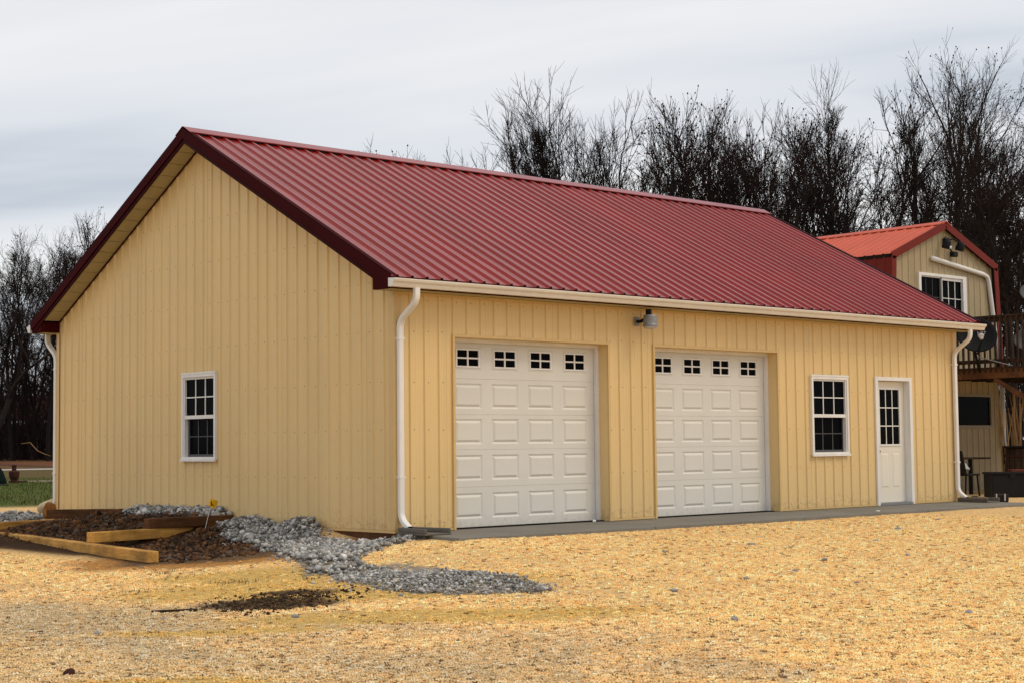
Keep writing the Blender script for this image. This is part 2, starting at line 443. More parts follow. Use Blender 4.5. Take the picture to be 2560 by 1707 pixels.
GREY_A = [(-.03, 3.3), (-.55, 3.05), (-.95, 2.3), (-1.10, 1.3), (-1.45, .25), (-2.25, -1.3), (-2.6, -1.85), (-2.0, -2.0), (-1.35, -1.1), (-.55, -.62), (-.06, -.50), (-.42, .30), (-.32, 1.15), (-.05, 1.38)]
GREY_B = [(-2.50, -2.05), (-1.95, -1.75), (-1.55, -2.2), (-1.70, -3.3), (-1.85, -4.2), (-1.95, -4.75), (-2.15, -4.9), (-2.50, -4.65), (-2.85, -4.2), (-3.0, -3.6), (-2.95, -2.9)]
GREY_C = [(-.04, 3.55), (-.40, 3.6), (-.36, 5.9), (-.04, 6.1)]
GREY_D = [(-.05, 8.9), (-.75, 8.7), (-.9, 10.3), (.1, 10.6), (.3, 9.3)]
def inside(poly, x, y):
    c = np.zeros(x.shape, bool); n = len(poly); j = n - 1
    for i in range(n):
        xi, yi = poly[i]; xj, yj = poly[j]
        t = ((yi > y) != (yj > y)) & (x < (xj - xi) * (y - yi) / (yj - yi + 1e-12) + xi)
        c ^= t; j = i
    return c

def ground_material():
    m = bpy.data.materials.new('ground_surface'); m.use_nodes = True
    N = m.node_tree.nodes; K = m.node_tree.links; b = N['Principled BSDF']
    b.inputs['Roughness'].default_value = 0.95; b.inputs['Specular IOR Level'].default_value = 0.1
    at = N.new('ShaderNodeAttribute'); at.attribute_name = 'zone'
    tc = N.new('ShaderNodeTexCoord')
    v = N.new('ShaderNodeTexVoronoi'); v.inputs['Scale'].default_value = 84.0
    K.new(tc.outputs['Object'], v.inputs['Vector'])
    sepc = N.new('ShaderNodeSeparateColor'); K.new(v.outputs['Color'], sepc.inputs[0])
    mr = N.new('ShaderNodeMapRange'); mr.inputs[3].default_value = 0.62; mr.inputs[4].default_value = 1.32
    K.new(sepc.outputs[0], mr.inputs[0])
    n = N.new('ShaderNodeTexNoise'); n.inputs['Scale'].default_value = 11; n.inputs['Detail'].default_value = 8; n.inputs['Roughness'].default_value = .7
    K.new(tc.outputs['Object'], n.inputs['Vector'])
    mr2 = N.new('ShaderNodeMapRange'); mr2.inputs[1].default_value = .3; mr2.inputs[2].default_value = .7; mr2.inputs[3].default_value = .72; mr2.inputs[4].default_value = 1.22
    K.new(n.outputs['Fac'], mr2.inputs[0])
    mu = N.new('ShaderNodeMath'); mu.operation = 'MULTIPLY'; K.new(mr.outputs[0], mu.inputs[0]); K.new(mr2.outputs[0], mu.inputs[1])
    mx = N.new('ShaderNodeMix'); mx.data_type = 'RGBA'; mx.blend_type = 'MULTIPLY'; mx.inputs[0].default_value = 1
    K.new(at.outputs['Color'], mx.inputs[6]); K.new(mu.outputs[0], mx.inputs[7])
    # a few pale and a few dark pebbles
    hs = N.new('ShaderNodeMix'); hs.data_type = 'RGBA'; hs.inputs[7].default_value = (.74, .62, .45, 1)
    gt = N.new('ShaderNodeMapRange'); gt.inputs[1].default_value = .80; gt.inputs[2].default_value = .9; gt.inputs[4].default_value = .5
    K.new(sepc.outputs[1], gt.inputs[0])
    ga = N.new('ShaderNodeMath'); ga.operation = 'MULTIPLY'; K.new(gt.outputs[0], ga.inputs[0]); K.new(at.outputs['Alpha'], ga.inputs[1])
    K.new(ga.outputs[0], hs.inputs[0]); K.new(mx.outputs[2], hs.inputs[6])
    K.new(hs.outputs[2], b.inputs['Base Color'])
    ad = N.new('ShaderNodeMath'); ad.operation = 'MULTIPLY_ADD'; ad.inputs[1].default_value = -.8
    K.new(v.outputs['Distance'], ad.inputs[0]); K.new(n.outputs['Fac'], ad.inputs[2])
    bp = N.new('ShaderNodeBump'); bp.inputs['Strength'].default_value = .85; bp.inputs['Distance'].default_value = .018
    K.new(ad.outputs[0], bp.inputs['Height']); K.new(bp.outputs[0], b.inputs['Normal'])
    return m

def axis(lo, hi, step, far):
    a = list(np.arange(lo, hi + 1e-6, step)); s = step
    p = hi; right = []
    while p < far: s *= 1.22; p += s; right.append(p)
    s = step; p = lo; left = []
    while p > -far: s *= 1.22; p -= s; left.append(p)
    return np.array(left[::-1] + a + right)

def build_ground():
    xs = axis(-13, 13.5, .11, 3000); ys = axis(-16, 11.5, .11, 3000)
    X, Y = np.meshgrid(xs, ys)
    Z = height(X, Y)
    nx, ny = len(xs), len(ys)
    co = np.stack([X, Y, Z], -1).reshape(-1, 3)
    idx = np.arange(nx * ny).reshape(ny, nx)
    q = np.stack([idx[:-1, :-1], idx[:-1, 1:], idx[1:, 1:], idx[1:, :-1]], -1).reshape(-1, 4)
    me = bpy.data.meshes.new('ground')
    me.vertices.add(len(co)); me.vertices.foreach_set('co', co.ravel())
    me.loops.add(q.size); me.loops.foreach_set('vertex_index', q.ravel())
    me.polygons.add(len(q)); me.polygons.foreach_set('loop_start', np.arange(0, q.size, 4))
    me.update(calc_edges=True)
    me.polygons.foreach_set('use_smooth', [True] * len(q))
    c, p = zone_colour(X, Y)
    grey = np.zeros(X.shape)
    for poly in (GREY_A, GREY_B, GREY_C, GREY_D): grey = np.maximum(grey, inside(poly, X, Y).astype(float))
    c = lerp(c, grey * .8, (.21, .205, .20))
    a = me.color_attributes.new('zone', 'FLOAT_COLOR', 'POINT')
    a.data.foreach_set('color', np.concatenate([c.reshape(-1, 3), (p * (1 - grey)).reshape(-1, 1)], 1).astype(np.float32).ravel())
    me.materials.append(ground_material())
    o = bpy.data.objects.new('ground', me); COL.objects.link(o)
    return tag(o, kind='structure')
build_ground()

# stones, clods and blades as real geometry: many small solids in one mesh
ICO = None
def ico():
    global ICO
    if ICO is None:
        bm = bmesh.new(); bmesh.ops.create_icosphere(bm, subdivisions=1, radius=1)
        ICO = (np.array([v.co[:] for v in bm.verts]), np.array([[v.index for v in f.verts] for f in bm.faces])); bm.free()
    return ICO

def solids(name, pts, size, cols, mat_, flat=.65, seed=1, rough=.42, smooth=False, angular=False):
    """one mesh of many angular stones at pts (n,3), radius size (n), colour cols (n,3)"""
    g = np.random.default_rng(seed); n = len(pts)
    if angular:
        V = np.array([(x, y, z) for z in (-.72, .72) for x, y in ((-.72, -.72), (.72, -.72), (.72, .72), (-.72, .72))])
        F = np.array([(0, 2, 1), (0, 3, 2), (4, 5, 6), (4, 6, 7), (0, 1, 5), (0, 5, 4), (1, 2, 6), (1, 6, 5), (2, 3, 7), (2, 7, 6), (3, 0, 4), (3, 4, 7)])
    else: V, F = ico()
    A = g.normal(size=(n, 3, 3)); Q, _ = np.linalg.qr(A)
    dim = np.stack([g.uniform(.8, 1.35, n), g.uniform(.7, 1.1, n), g.uniform(.5, .9, n) * flat / .65], -1)
    P = V[None] * (1 + g.uniform(-rough, rough, (n, len(V), 1))) * dim[:, None]
    P = np.einsum('nij,nvj->nvi', Q, P) * np.asarray(size)[:, None, None]
    P[..., 2] *= .85
    P = P + pts[:, None]
    T = (F[None] + (np.arange(n) * len(V))[:, None, None]).reshape(-1, 3)
    me = bpy.data.meshes.new(name)
    me.vertices.add(n * len(V)); me.vertices.foreach_set('co', P.ravel())
    me.loops.add(T.size); me.loops.foreach_set('vertex_index', T.ravel())
    me.polygons.add(len(T)); me.polygons.foreach_set('loop_start', np.arange(0, T.size, 3))
    me.update(calc_edges=True)
    a = me.color_attributes.new('stone', 'FLOAT_COLOR', 'POINT')
    cc = np.concatenate([np.repeat(cols, len(V), 0), np.ones((n * len(V), 1))], 1)
    a.data.foreach_set('color', cc.astype(np.float32).ravel())
    me.materials.append(mat_)
    if smooth: me.polygons.foreach_set('use_smooth', [True] * len(T))
    o = bpy.data.objects.new(name, me); COL.objects.link(o)
    return o

def attr_material(name, attr, kind='GEOMETRY', island=False, rough=.9, noise=25, bump=.3):
    m = bpy.data.materials.new(name); m.use_nodes = True
    N = m.node_tree.nodes; K = m.node_tree.links; b = N['Principled BSDF']
    b.inputs['Roughness'].default_value = rough; b.inputs['Specular IOR Level'].default_value = .2
    at = N.new('ShaderNodeAttribute'); at.attribute_name = attr; at.attribute_type = kind
    tc = N.new('ShaderNodeTexCoord'); n = N.new('ShaderNodeTexNoise'); n.inputs['Scale'].default_value = noise; n.inputs['Detail'].default_value = 5
    K.new(tc.outputs['Object'], n.inputs['Vector'])
    mr = N.new('ShaderNodeMapRange'); mr.inputs[1].default_value = .3; mr.inputs[2].default_value = .7; mr.inputs[3].default_value = .75; mr.inputs[4].default_value = 1.2
    K.new(n.outputs['Fac'], mr.inputs[0])
    val = mr.outputs[0]
    if island:
        ge = N.new('ShaderNodeNewGeometry')
        m2 = N.new('ShaderNodeMapRange'); m2.inputs[3].default_value = .60; m2.inputs[4].default_value = 1.36
        K.new(ge.outputs['Random Per Island'], m2.inputs[0])
        mu = N.new('ShaderNodeMath'); mu.operation = 'MULTIPLY'; K.new(m2.outputs[0], mu.inputs[0]); K.new(val, mu.inputs[1]); val = mu.outputs[0]
    mx = N.new('ShaderNodeMix'); mx.data_type = 'RGBA'; mx.blend_type = 'MULTIPLY'; mx.inputs[0].default_value = 1
    K.new(at.outputs['Color'], mx.inputs[6]); K.new(val, mx.inputs[7]); K.new(mx.outputs[2], b.inputs['Base Color'])
    if bump:
        bp = N.new('ShaderNodeBump'); bp.inputs['Strength'].default_value = bump; bp.inputs['Distance'].default_value = .01
        K.new(n.outputs['Fac'], bp.inputs['Height']); K.new(bp.outputs[0], b.inputs['Normal'])
    return m
M['stone'] = attr_material('crushed_stone', 'stone')
M['clod'] = attr_material('soil_clods', 'stone', bump=.5)
M['pebble'] = attr_material('pebbles', 'tone', 'INSTANCER', island=True, noise=3, bump=0)

def sample_poly(poly, n, g):
    p = np.array(poly); lo = p.min(0); hi = p.max(0); out = np.zeros((0, 2))
    while len(out) < n:
        q = g.uniform(lo, hi, (n * 3, 2)); q = q[inside(poly, q[:, 0], q[:, 1])]; out = np.concatenate([out, q])
    return out[:n]

def grey_cols(g, n):
    t = g.uniform(.20, .56, n) * g.choice([1, 1, 1, .5, 1.3], n)
    w = g.uniform(-1, 1, n)
    return np.stack([t * (1.04 + .05 * w), t * 1.0, t * (.93 - .06 * w)], -1)

def stone_pile(name, poly, n, lo, hi, seed, label, spill=.12, lift=.0, layers=.045):
    g = np.random.default_rng(seed)
    q = sample_poly(poly, n, g)
    q = q + g.normal(size=q.shape) * spill * (g.random((n, 1)) < .30)
    q = q[(q[:, 0] < -.02) | (q[:, 1] > 8.8)]
    keep = fbm(q[:, 0] * 2.3, q[:, 1] * 2.3, 71) + .10 * g.random(len(q)) > np.where((q[:, 1] < -.8) & (q[:, 1] > -2.9), .50, .30)
    q = q[keep]; n = len(q)
    size = lo + (hi - lo) * g.random(n) ** 2.8
    z = height(q[:, 0], q[:, 1]) + size * .35 + lift + layers * g.random(n) * inside(poly, q[:, 0], q[:, 1])
    o = solids(name, np.column_stack([q, z]), size, grey_cols(g, n), M['stone'], seed=seed, angular=True, rough=.38)
    return tag(o, label, 'gravel', kind='stuff')

stone_pile('gravel_pile', GREY_A, 5600, .010, .038, 3, 'heap of grey crushed stone against the corner of the tan gable wall')
stone_pile('gravel_pile', GREY_B, 4600, .006, .022, 4, 'flat tongue of grey crushed stone lying on the yard in front of the garage corner', spill=.16, layers=.03)
stone_pile('gravel_pile', GREY_C, 900, .012, .042, 5, 'strip of grey stone between the garage wall and the timber bed', spill=.03)
stone_pile('gravel_pile', GREY_D, 420, .016, .050, 6, 'small spread of bluish grey stone at the far corner of the gable wall', spill=.1, layers=.04)

def clods():
    g = np.random.default_rng(12)
    bedp = [(-2.35, 3.5), (-.35, 3.6), (-.35, 6.7), (-1.85, 6.7)]
    dirt = [(-2.55, 1.3), (-2.45, .75), (-1.45, .65), (-1.05, 1.4), (-.6, 2.9), (-1.2, 3.25), (-2.4, 3.0)]
    P = []; S = []; Cc = []
    for poly, n, hi in ((bedp, 2600, .050), (dirt, 4200, .034)):
        q = sample_poly(poly, n, g) + g.normal(size=(n, 2)) * .10 * (g.random((n, 1)) < .3)
        s = .006 + hi * g.random(n) ** 4.5
        k = (q[:, 0] > -2.5 + .0 * q[:, 1]) & (q[:, 0] < -.08); q = q[k]; s = s[k]; n = len(q)
        P.append(np.column_stack([q, height(q[:, 0], q[:, 1]) + s * .25])); S.append(s)
        t = g.choice([0, 0, 1, 1, 2], n)
        base = np.array([(.034, .018, .010), (.13, .058, .022), (.10, .072, .052)])[t]
        Cc.append(base * g.uniform(.6, 1.4, (n, 1)))
    q = np.concatenate([g.normal((-4.15, -3.5), (.30, .26), (500, 2)), g.normal((-3.8, -3.35), (.36, .2), (300, 2))])
    s = .005 + .018 * g.random(800) ** 2; P.append(np.column_stack([q, height(q[:, 0], q[:, 1]) + s * .3])); S.append(s)
    Cc.append(np.array((.045, .025, .013)) * g.uniform(.5, 1.6, (800, 1)))
    o = solids('soil_clods', np.concatenate(P), np.concatenate(S), np.concatenate(Cc), M['clod'], seed=9)
    tag(o, 'dark brown soil clods among the timbers and on the mulch patch', 'soil', kind='stuff')
clods()

def blades(name, q, hgt, wid, cols, seed, lean=.5):
    """grass blades / straws: bent two-triangle strips"""
    g = np.random.default_rng(seed); n = len(q)
    z = height(q[:, 0], q[:, 1]); a = g.uniform(0, 2 * np.pi, n)
    d = np.stack([np.cos(a), np.sin(a)], -1); s = np.stack([-d[:, 1], d[:, 0]], -1)
    le = g.uniform(.1, lean, n)[:, None]
    b = np.column_stack([q, z - .01])
    def pt(k, w, out): return np.column_stack([q + d * out * hgt[:, None] * le + s * (w * wid)[:, None], z - .01 + hgt * k])
    P = np.stack([pt(0, -.5, 0), pt(0, .5, 0), pt(.6, .4, .45), pt(.6, -.4, .45), pt(1, 0, 1.0)], 1)
    i = np.arange(n)[:, None] * 5
    F = np.concatenate([i + np.array([[0, 1, 2]]), i + np.array([[0, 2, 3]]), i + np.array([[3, 2, 4]])])
    me = bpy.data.meshes.new(name); me.from_pydata(P.reshape(-1, 3).tolist(), [], F.tolist())
    at = me.color_attributes.new('stone', 'FLOAT_COLOR', 'POINT')
    at.data.foreach_set('color', np.concatenate([np.repeat(cols, 5, 0), np.ones((n * 5, 1))], 1).astype(np.float32).ravel())
    me.materials.append(M['blade']); me.update()
    o = bpy.data.objects.new(name, me); COL.objects.link(o); return o
M['blade'] = attr_material('grass_blades', 'stone', noise=2, bump=0)

def vegetation():
    g = np.random.default_rng(5)
    # lawn behind the garage, seen left of the gable wall
    n = 16000
    rr = np.sqrt(g.uniform(33.2 ** 2, 56 ** 2, n)); th = g.uniform(math.radians(57.5), math.radians(70), n)
    q = np.column_stack([-12 + rr * np.cos(th), -15.2 + rr * np.sin(th)])
    q = q[(q[:, 1] > 11.8) & ((q[:, 0] < -.2) | (q[:, 1] > 9.2))]; n = len(q)
    t = g.random((n, 1)); base = np.array((.062, .115, .018)) * (1 - t) + np.array((.13, .13, .035)) * t
    o = blades('lawn_grass', q, g.uniform(.03, .09, n), g.uniform(.010, .024, n), base * g.uniform(.6, 1.3, (n, 1)), 2, .9)
    tag(o, 'short green grass of the lawn beyond the gable wall', 'grass', kind='stuff')
    # dead grass and weeds on the mulch patch
    n = 1500
    q = np.concatenate([g.normal((-4.15, -3.45), (.34, .30), (n // 2, 2)), g.normal((-3.85, -3.55), (.42, .26), (n // 2, 2))])
    t = (g.random((n, 1)) < .30)
    cols = np.where(t, np.array((.045, .070, .012)), np.array((.16, .085, .035))) * g.uniform(.4, 1.3, (n, 1))
    o = blades('dead_grass', q, g.uniform(.008, .035, n), g.uniform(.004, .010, n), cols, 3, 3.5)
    tag(o, 'patch of dead brown grass with green weeds in the foreground gravel', 'weeds', kind='stuff')
    # roots and straw in the soil of the bed, small weeds in the yard
    n = 2600
    q = np.concatenate([g.uniform((-2.2, 3.6), (-.4, 6.7), (1600, 2)), g.normal((-.75, 2.8), (.3, .28), (500, 2)), g.normal((-1.5, 4.2), (.5, .35), (500, 2))])
    q = q[(q[:, 0] < -.1) & (q[:, 0] > -2.3)]; n = len(q)
    cols = np.array((.19, .092, .036)) * g.uniform(.3, 1.5, (n, 1))
    o = blades('root_straw', q, g.uniform(.02, .09, n), g.uniform(.004, .009, n), cols, 4, 3.0)
    tag(o, 'rust brown roots and straw tangled in the raised soil', 'straw', kind='stuff')
    spots = [(-3.35, -1.55, 60), (-3.0, .1, 40), (-3.15, -.1, 50), (-3.35, -.6, 40), (-4.3, -1.5, 40), (-3.25, -1.75, 60), (-5.3, -3.1, 30), (-2.75, -2.15, 50), (-4.9, -2.6, 40)]
    q = np.concatenate([g.normal((a, b), (.10, .07), (k, 2)) for a, b, k in spots]); n = len(q)
    cols = np.where(g.random((n, 1)) < .55, np.array((.055, .07, .016)), np.array((.20, .115, .045))) * g.uniform(.5, 1.2, (n, 1))
    o = blades('weeds', q, g.uniform(.015, .05, n), g.uniform(.004, .009, n), cols, 6, 2.0)
    tag(o, 'small weed tufts scattered over the yellow gravel', 'weeds', kind='stuff')
vegetation()

def pebble_nodes():
    ng = bpy.data.node_groups.new('pebble_scatter', 'GeometryNodeTree')
    ng.interface.new_socket('Geometry', in_out='INPUT', socket_type='NodeSocketGeometry')
    ng.interface.new_socket('Geometry', in_out='OUTPUT', socket_type='NodeSocketGeometry')
    N = ng.nodes; K = ng.links
    gi = N.new('NodeGroupInput'); go = N.new('NodeGroupOutput')
    jn = N.new('GeometryNodeJoinGeometry')
    g = np.random.default_rng(77)
    spots = [(0, 0), (.9, .2), (.25, 1.0), (-.9, .5), (-.35, -.95), (.75, -.85)]
    for k, (a, b) in enumerate(spots):
        s = N.new('GeometryNodeMeshIcoSphere'); s.inputs['Radius'].default_value = 1.0; s.inputs['Subdivisions'].default_value = 1
        t = N.new('GeometryNodeTransform')
        t.inputs['Translation'].default_value = (a * .021 + g.normal() * .002, b * .021 + g.normal() * .002, .002 + .003 * g.random())
        t.inputs['Rotation'].default_value = tuple(g.uniform(0, 6.28, 3))
        r = .0062 + .0035 * g.random()
        t.inputs['Scale'].default_value = (r * g.uniform(.9, 1.45), r * g.uniform(.8, 1.1), r * g.uniform(.6, .85))
        K.new(s.outputs['Mesh'], t.inputs['Geometry']); K.new(t.outputs[0], jn.inputs[0])
    sm = N.new('GeometryNodeSetMaterial'); sm.inputs['Material'].default_value = M['pebble']; K.new(jn.outputs[0], sm.inputs[0])
    ip = N.new('GeometryNodeInstanceOnPoints'); K.new(gi.outputs[0], ip.inputs['Points']); K.new(sm.outputs[0], ip.inputs['Instance'])
    ra = N.new('GeometryNodeInputNamedAttribute'); ra.data_type = 'FLOAT_VECTOR'; ra.inputs[0].default_value = 'turn'
    er = N.new('FunctionNodeEulerToRotation'); K.new(ra.outputs[0], er.inputs[0]); K.new(er.outputs[0], ip.inputs['Rotation'])
    sa = N.new('GeometryNodeInputNamedAttribute'); sa.data_type = 'FLOAT'; sa.inputs[0].default_value = 'size'
    K.new(sa.outputs[0], ip.inputs['Scale'])
    K.new(ip.outputs[0], go.inputs[0])
    return ng

def pebbles(count=122000):
    g = np.random.default_rng(42)
    n = count * 4
    # near part of the yard, thinning with distance from where the photographer stood
    b = 6.2 + (24.0 - 6.2) * g.random(n) ** 1.35
    a = g.uniform(-.47, .50, n) * b
    x = -11.99 + .675 * b + .738 * a; y = -15.21 + .738 * b - .674 * a
    c, p = zone_colour(x, y)
    ok = (g.random(n) < p * (.25 + .75 * fbm(x * 1.1, y * 1.1, 61) * 1.5)) & ~((x > -.15) & (y > -1.45)) & (x < 13)
    for poly in (GREY_A, GREY_B): ok &= ~(inside(poly, x, y) & (g.random(n) < (.97 if poly is GREY_A else .75)))
    # keep clear of the timbers and the bed
    ok &= ~((x > -2.85) & (y > .8) & (y < 8))
    x, y, c = x[ok][:count], y[ok][:count], c[ok][:count]; n = len(x)
    me = bpy.data.meshes.new('loose_pebbles')
    me.vertices.add(n); me.vertices.foreach_set('co', np.column_stack([x, y, height(x, y)]).ravel())
    tn = g.uniform(0, 2 * np.pi, n)
    rot = np.column_stack([g.normal(0, .12, n), g.normal(0, .12, n), tn])
    a1 = me.attributes.new('turn', 'FLOAT_VECTOR', 'POINT'); a1.data.foreach_set('vector', rot.astype(np.float32).ravel())
    a2 = me.attributes.new('size', 'FLOAT', 'POINT'); a2.data.foreach_set('value', g.uniform(.55, 1.05, n).astype(np.float32))
    k = g.random((n, 1)); hue = np.where(k < .16, np.array((1.15, 1.35, 1.75)), np.where(k < .30, np.array((1.0, .84, .68)), np.where(k < .39, np.array((.36, .31, .30)), 1.0)))
    col = np.clip(c * hue * g.uniform(.85, 1.25, (n, 1)), 0, .85)
    a3 = me.attributes.new('tone', 'FLOAT_COLOR', 'POINT'); a3.data.foreach_set('color', np.concatenate([col, np.ones((n, 1))], 1).astype(np.float32).ravel())
    o = bpy.data.objects.new('loose_pebbles', me); COL.objects.link(o)
    o.modifiers.new('scatter', 'NODES').node_group = pebble_nodes()
    tag(o, 'orange and cream pea gravel covering the yard', 'gravel', kind='stuff')
pebbles()

# ------------------------------------------------------------------ garage
GL, GW, EAVE_W = 12.192, 8.659, 2.865        # length, gable width, height of the wall under the soffit
OG = OE = 0.31                               # overhangs
RZ, EZ = 5.447, 3.015                        # ridge and drip edge
SL = (RZ - EZ) / (GW / 2 + OE); ANG = math.atan(SL); CA, SA = math.cos(ANG), math.sin(ANG)
RIB = 0.2286
def roof_z(y): return EZ + SL * (min(y, GW - y) + OE)
SOFF = 0.175                                 # soffit below the roof plane

garage = empty('garage', (0, 0, 0), 'long tan metal garage with dark red ribbed roof and two white overhead doors', 'building')

def rib_profile(x0, x1, first, h=.019):
    """(x, out) points of the ribbed sheet between x0 and x1; ribs sit at first + k*RIB"""
    p = [(x0, 0.0)]
    k = math.ceil((x0 - .04 - first) / RIB)
    while first + k * RIB < x1 + .04:
        c = first + k * RIB
        for dx, hh in ((-.027, 0), (-.014, h), (.014, h), (.027, 0)):
            if x0 < c + dx < x1: p.append((c + dx, hh))
        # two shallow stiffeners between the ribs
        for m in (.38, .62):
            for dx, hh in ((-.008, 0), (0, .0022), (.008, 0)):
                if x0 < c + m * RIB + dx < x1: p.append((c + m * RIB + dx, hh))
        k += 1
    p.append((x1, 0.0))
    return p

def wall_sheets(x0, x1, first, ztop, openings, fmap, parent, material, zbot=0.0, joint=None, sheet=0.9144, name='wall_sheet'):
    """ribbed sheets side by side; fmap(x, out, z) -> world"""
    js = [x0]; c = first + (joint or 0) * RIB
    while c < x1 - .12:
        if c > x0 + .12: js.append(c)
        c += sheet
    js.append(x1)
    n = 0
    for a, b in zip(js[:-1], js[1:]):
        pr = rib_profile(a, b, first)
        cuts = sorted({q for o in openings for q in o[:2] if a < q < b} | ({GW / 2} if ztop == 'gable' and a < GW / 2 < b else set()))
        pts = []
        for (xa, ha), (xb, hb) in zip(pr[:-1], pr[1:]):
            pts.append((xa, ha))
            for q in cuts:
                if xa + 1e-6 < q < xb - 1e-6: pts.append((q, ha + (hb - ha) * (q - xa) / (xb - xa)))
        pts.append(pr[-1])
        mb = MB()
        tilt = .0015 * (n % 2)
        for (xa, ha), (xb, hb) in zip(pts[:-1], pts[1:]):
            xm = (xa + xb) / 2
            zt = (lambda q: roof_z(q) - SOFF + .012) if ztop == 'gable' else (lambda q: ztop)
            spans = [(zbot, None)]
            for o in openings:
                if o[0] < xm < o[1]:
                    ns = []
                    for s0, s1 in spans:
                        if o[2] > s0 + .001: ns.append((s0, o[2]))
                        ns.append((max(s0, o[3]), s1))
                    spans = ns
            for s0, s1 in spans:
                ta = zt(xa) if s1 is None else s1; tb = zt(xb) if s1 is None else s1
                if ta <= s0 and tb <= s0: continue
                mb.add([fmap(xa, ha + tilt, s0), fmap(xb, hb + tilt, s0), fmap(xb, hb + tilt, tb), fmap(xa, ha + tilt, ta)], [(0, 1, 2, 3)])
        if mb.f: mb.build(name, material, parent)
        n += 1

front = lambda x, o, z: (x, -o, z)
gable = lambda y, o, z: (-o, y, z)
backw = lambda x, o, z: (x, GW + o, z)
rightw = lambda y, o, z: (GL + o, y, z)

D1, D2 = (.935, 3.665, -1, 2.352), (4.595, 7.325, -1, 2.352)
WIN = (8.15, 9.06, .815, 2.005)
PD = (9.87, 10.82, -1, 2.01)
GWIN = (3.945, 4.805, .86, 2.035)
wall_sheets(0.0, GL, .2485, EAVE_W + .01, [D1, D2, WIN, PD], front, garage, M['wall'], joint=2.5)
wall_sheets(0.0, GW, .201 - RIB, 'gable', [GWIN], gable, garage, M['wall'], joint=2.5)
wall_sheets(0.0, GL, .2485, EAVE_W + .01, [], backw, garage, M['wall'], joint=2.5)
wall_sheets(0.0, GW, .2, 'gable', [], rightw, garage, M['wall'], joint=2.5)

# inner skin behind the sheets, with openings
def inner_skin():
    mb = MB(); t0, t1 = .004, .09
    def wall_front(y0, y1):
        xs = [t0, D1[0], D1[1], D2[0], D2[1], WIN[0], WIN[1], PD[0], PD[1], GL - t0]
        zs = {0: (0, EAVE_W), 1: (D1[3], EAVE_W), 2: (0, EAVE_W), 3: (D2[3], EAVE_W), 4: (0, EAVE_W), 5: None, 6: (0, EAVE_W), 7: (PD[3], EAVE_W), 8: (0, EAVE_W)}
        for i in range(9):
            if zs[i] is None:
                mb.box(xs[i], xs[i + 1], y0, y1, 0, WIN[2]); mb.box(xs[i], xs[i + 1], y0, y1, WIN[3], EAVE_W)
            else: mb.box(xs[i], xs[i + 1], y0, y1, *zs[i])
    wall_front(t0, t1)
    mb.box(t0, GL - t0, GW - t1, GW - t0, 0, EAVE_W)
    g = lambda y: roof_z(y) - SOFF
    for x0 in (t0, GL - t1):
        ys = [t1, GWIN[0], GWIN[1], GW - t1] if x0 == t0 else [t1, GW - t1]
        for a, b in zip(ys[:-1], ys[1:]):
            if x0 == t0 and a == GWIN[0]:
                mb.box(x0, x0 + t1 - t0, a, b, 0, GWIN[2])
                lo = GWIN[3]
            else: lo = 0
            poly = [(x0, a, lo), (x0, b, lo), (x0, b, g(b))] + ([(x0, GW / 2, g(GW / 2))] if a < GW / 2 < b else []) + [(x0, a, g(a))]
            mb.prism(poly, (t1 - t0, 0, 0))
    mb.box(t1, GL - t1, t1, GW - t1, -.06, -.02)
    mb.build('wall_frame', M['dark_void'], garage)
inner_skin()
# base board showing below the sheets on the gable side
MB().box(.002, .04, 0.0, GW, -.16, .0).build('base_board', M['timber_dark'], garage)
MB().box(-.014, .003, -.012, GW, -.035, -.002).build('base_trim', M['wall_trim'], garage)
for a, b in ((0, D1[0] - .03), (D1[1] + .03, D2[0] - .03), (D2[1] + .03, PD[0] - .04), (PD[1] + .04, GL)):
    MB().box(a, b, -.016, .003, -.028, -.002).build('base_trim', M['wall_trim'], garage)
# corner trims
def corner(x, y, sx, sy, z1):
    mb = MB()
    xa, xb = sorted((x + sx * .022, x - sx * .075)); ya, yb = sorted((y + sy * .022, y + sy * .019))
    mb.box(xa, xb, ya, yb, 0.001, z1)
    xa, xb = sorted((x + sx * .022, x + sx * .019)); ya, yb = sorted((y + sy * .0188, y - sy * .075))
    mb.box(xa, xb, ya, yb, 0.001, z1)
    mb.build('corner_trim', M['wall_trim'], garage)
corner(0, 0, -1, -1, EAVE_W - .002); corner(GL, 0, 1, -1, EAVE_W - .002); corner(0, GW, -1, 1, EAVE_W - .002); corner(GL, GW, 1, 1, EAVE_W - .002)

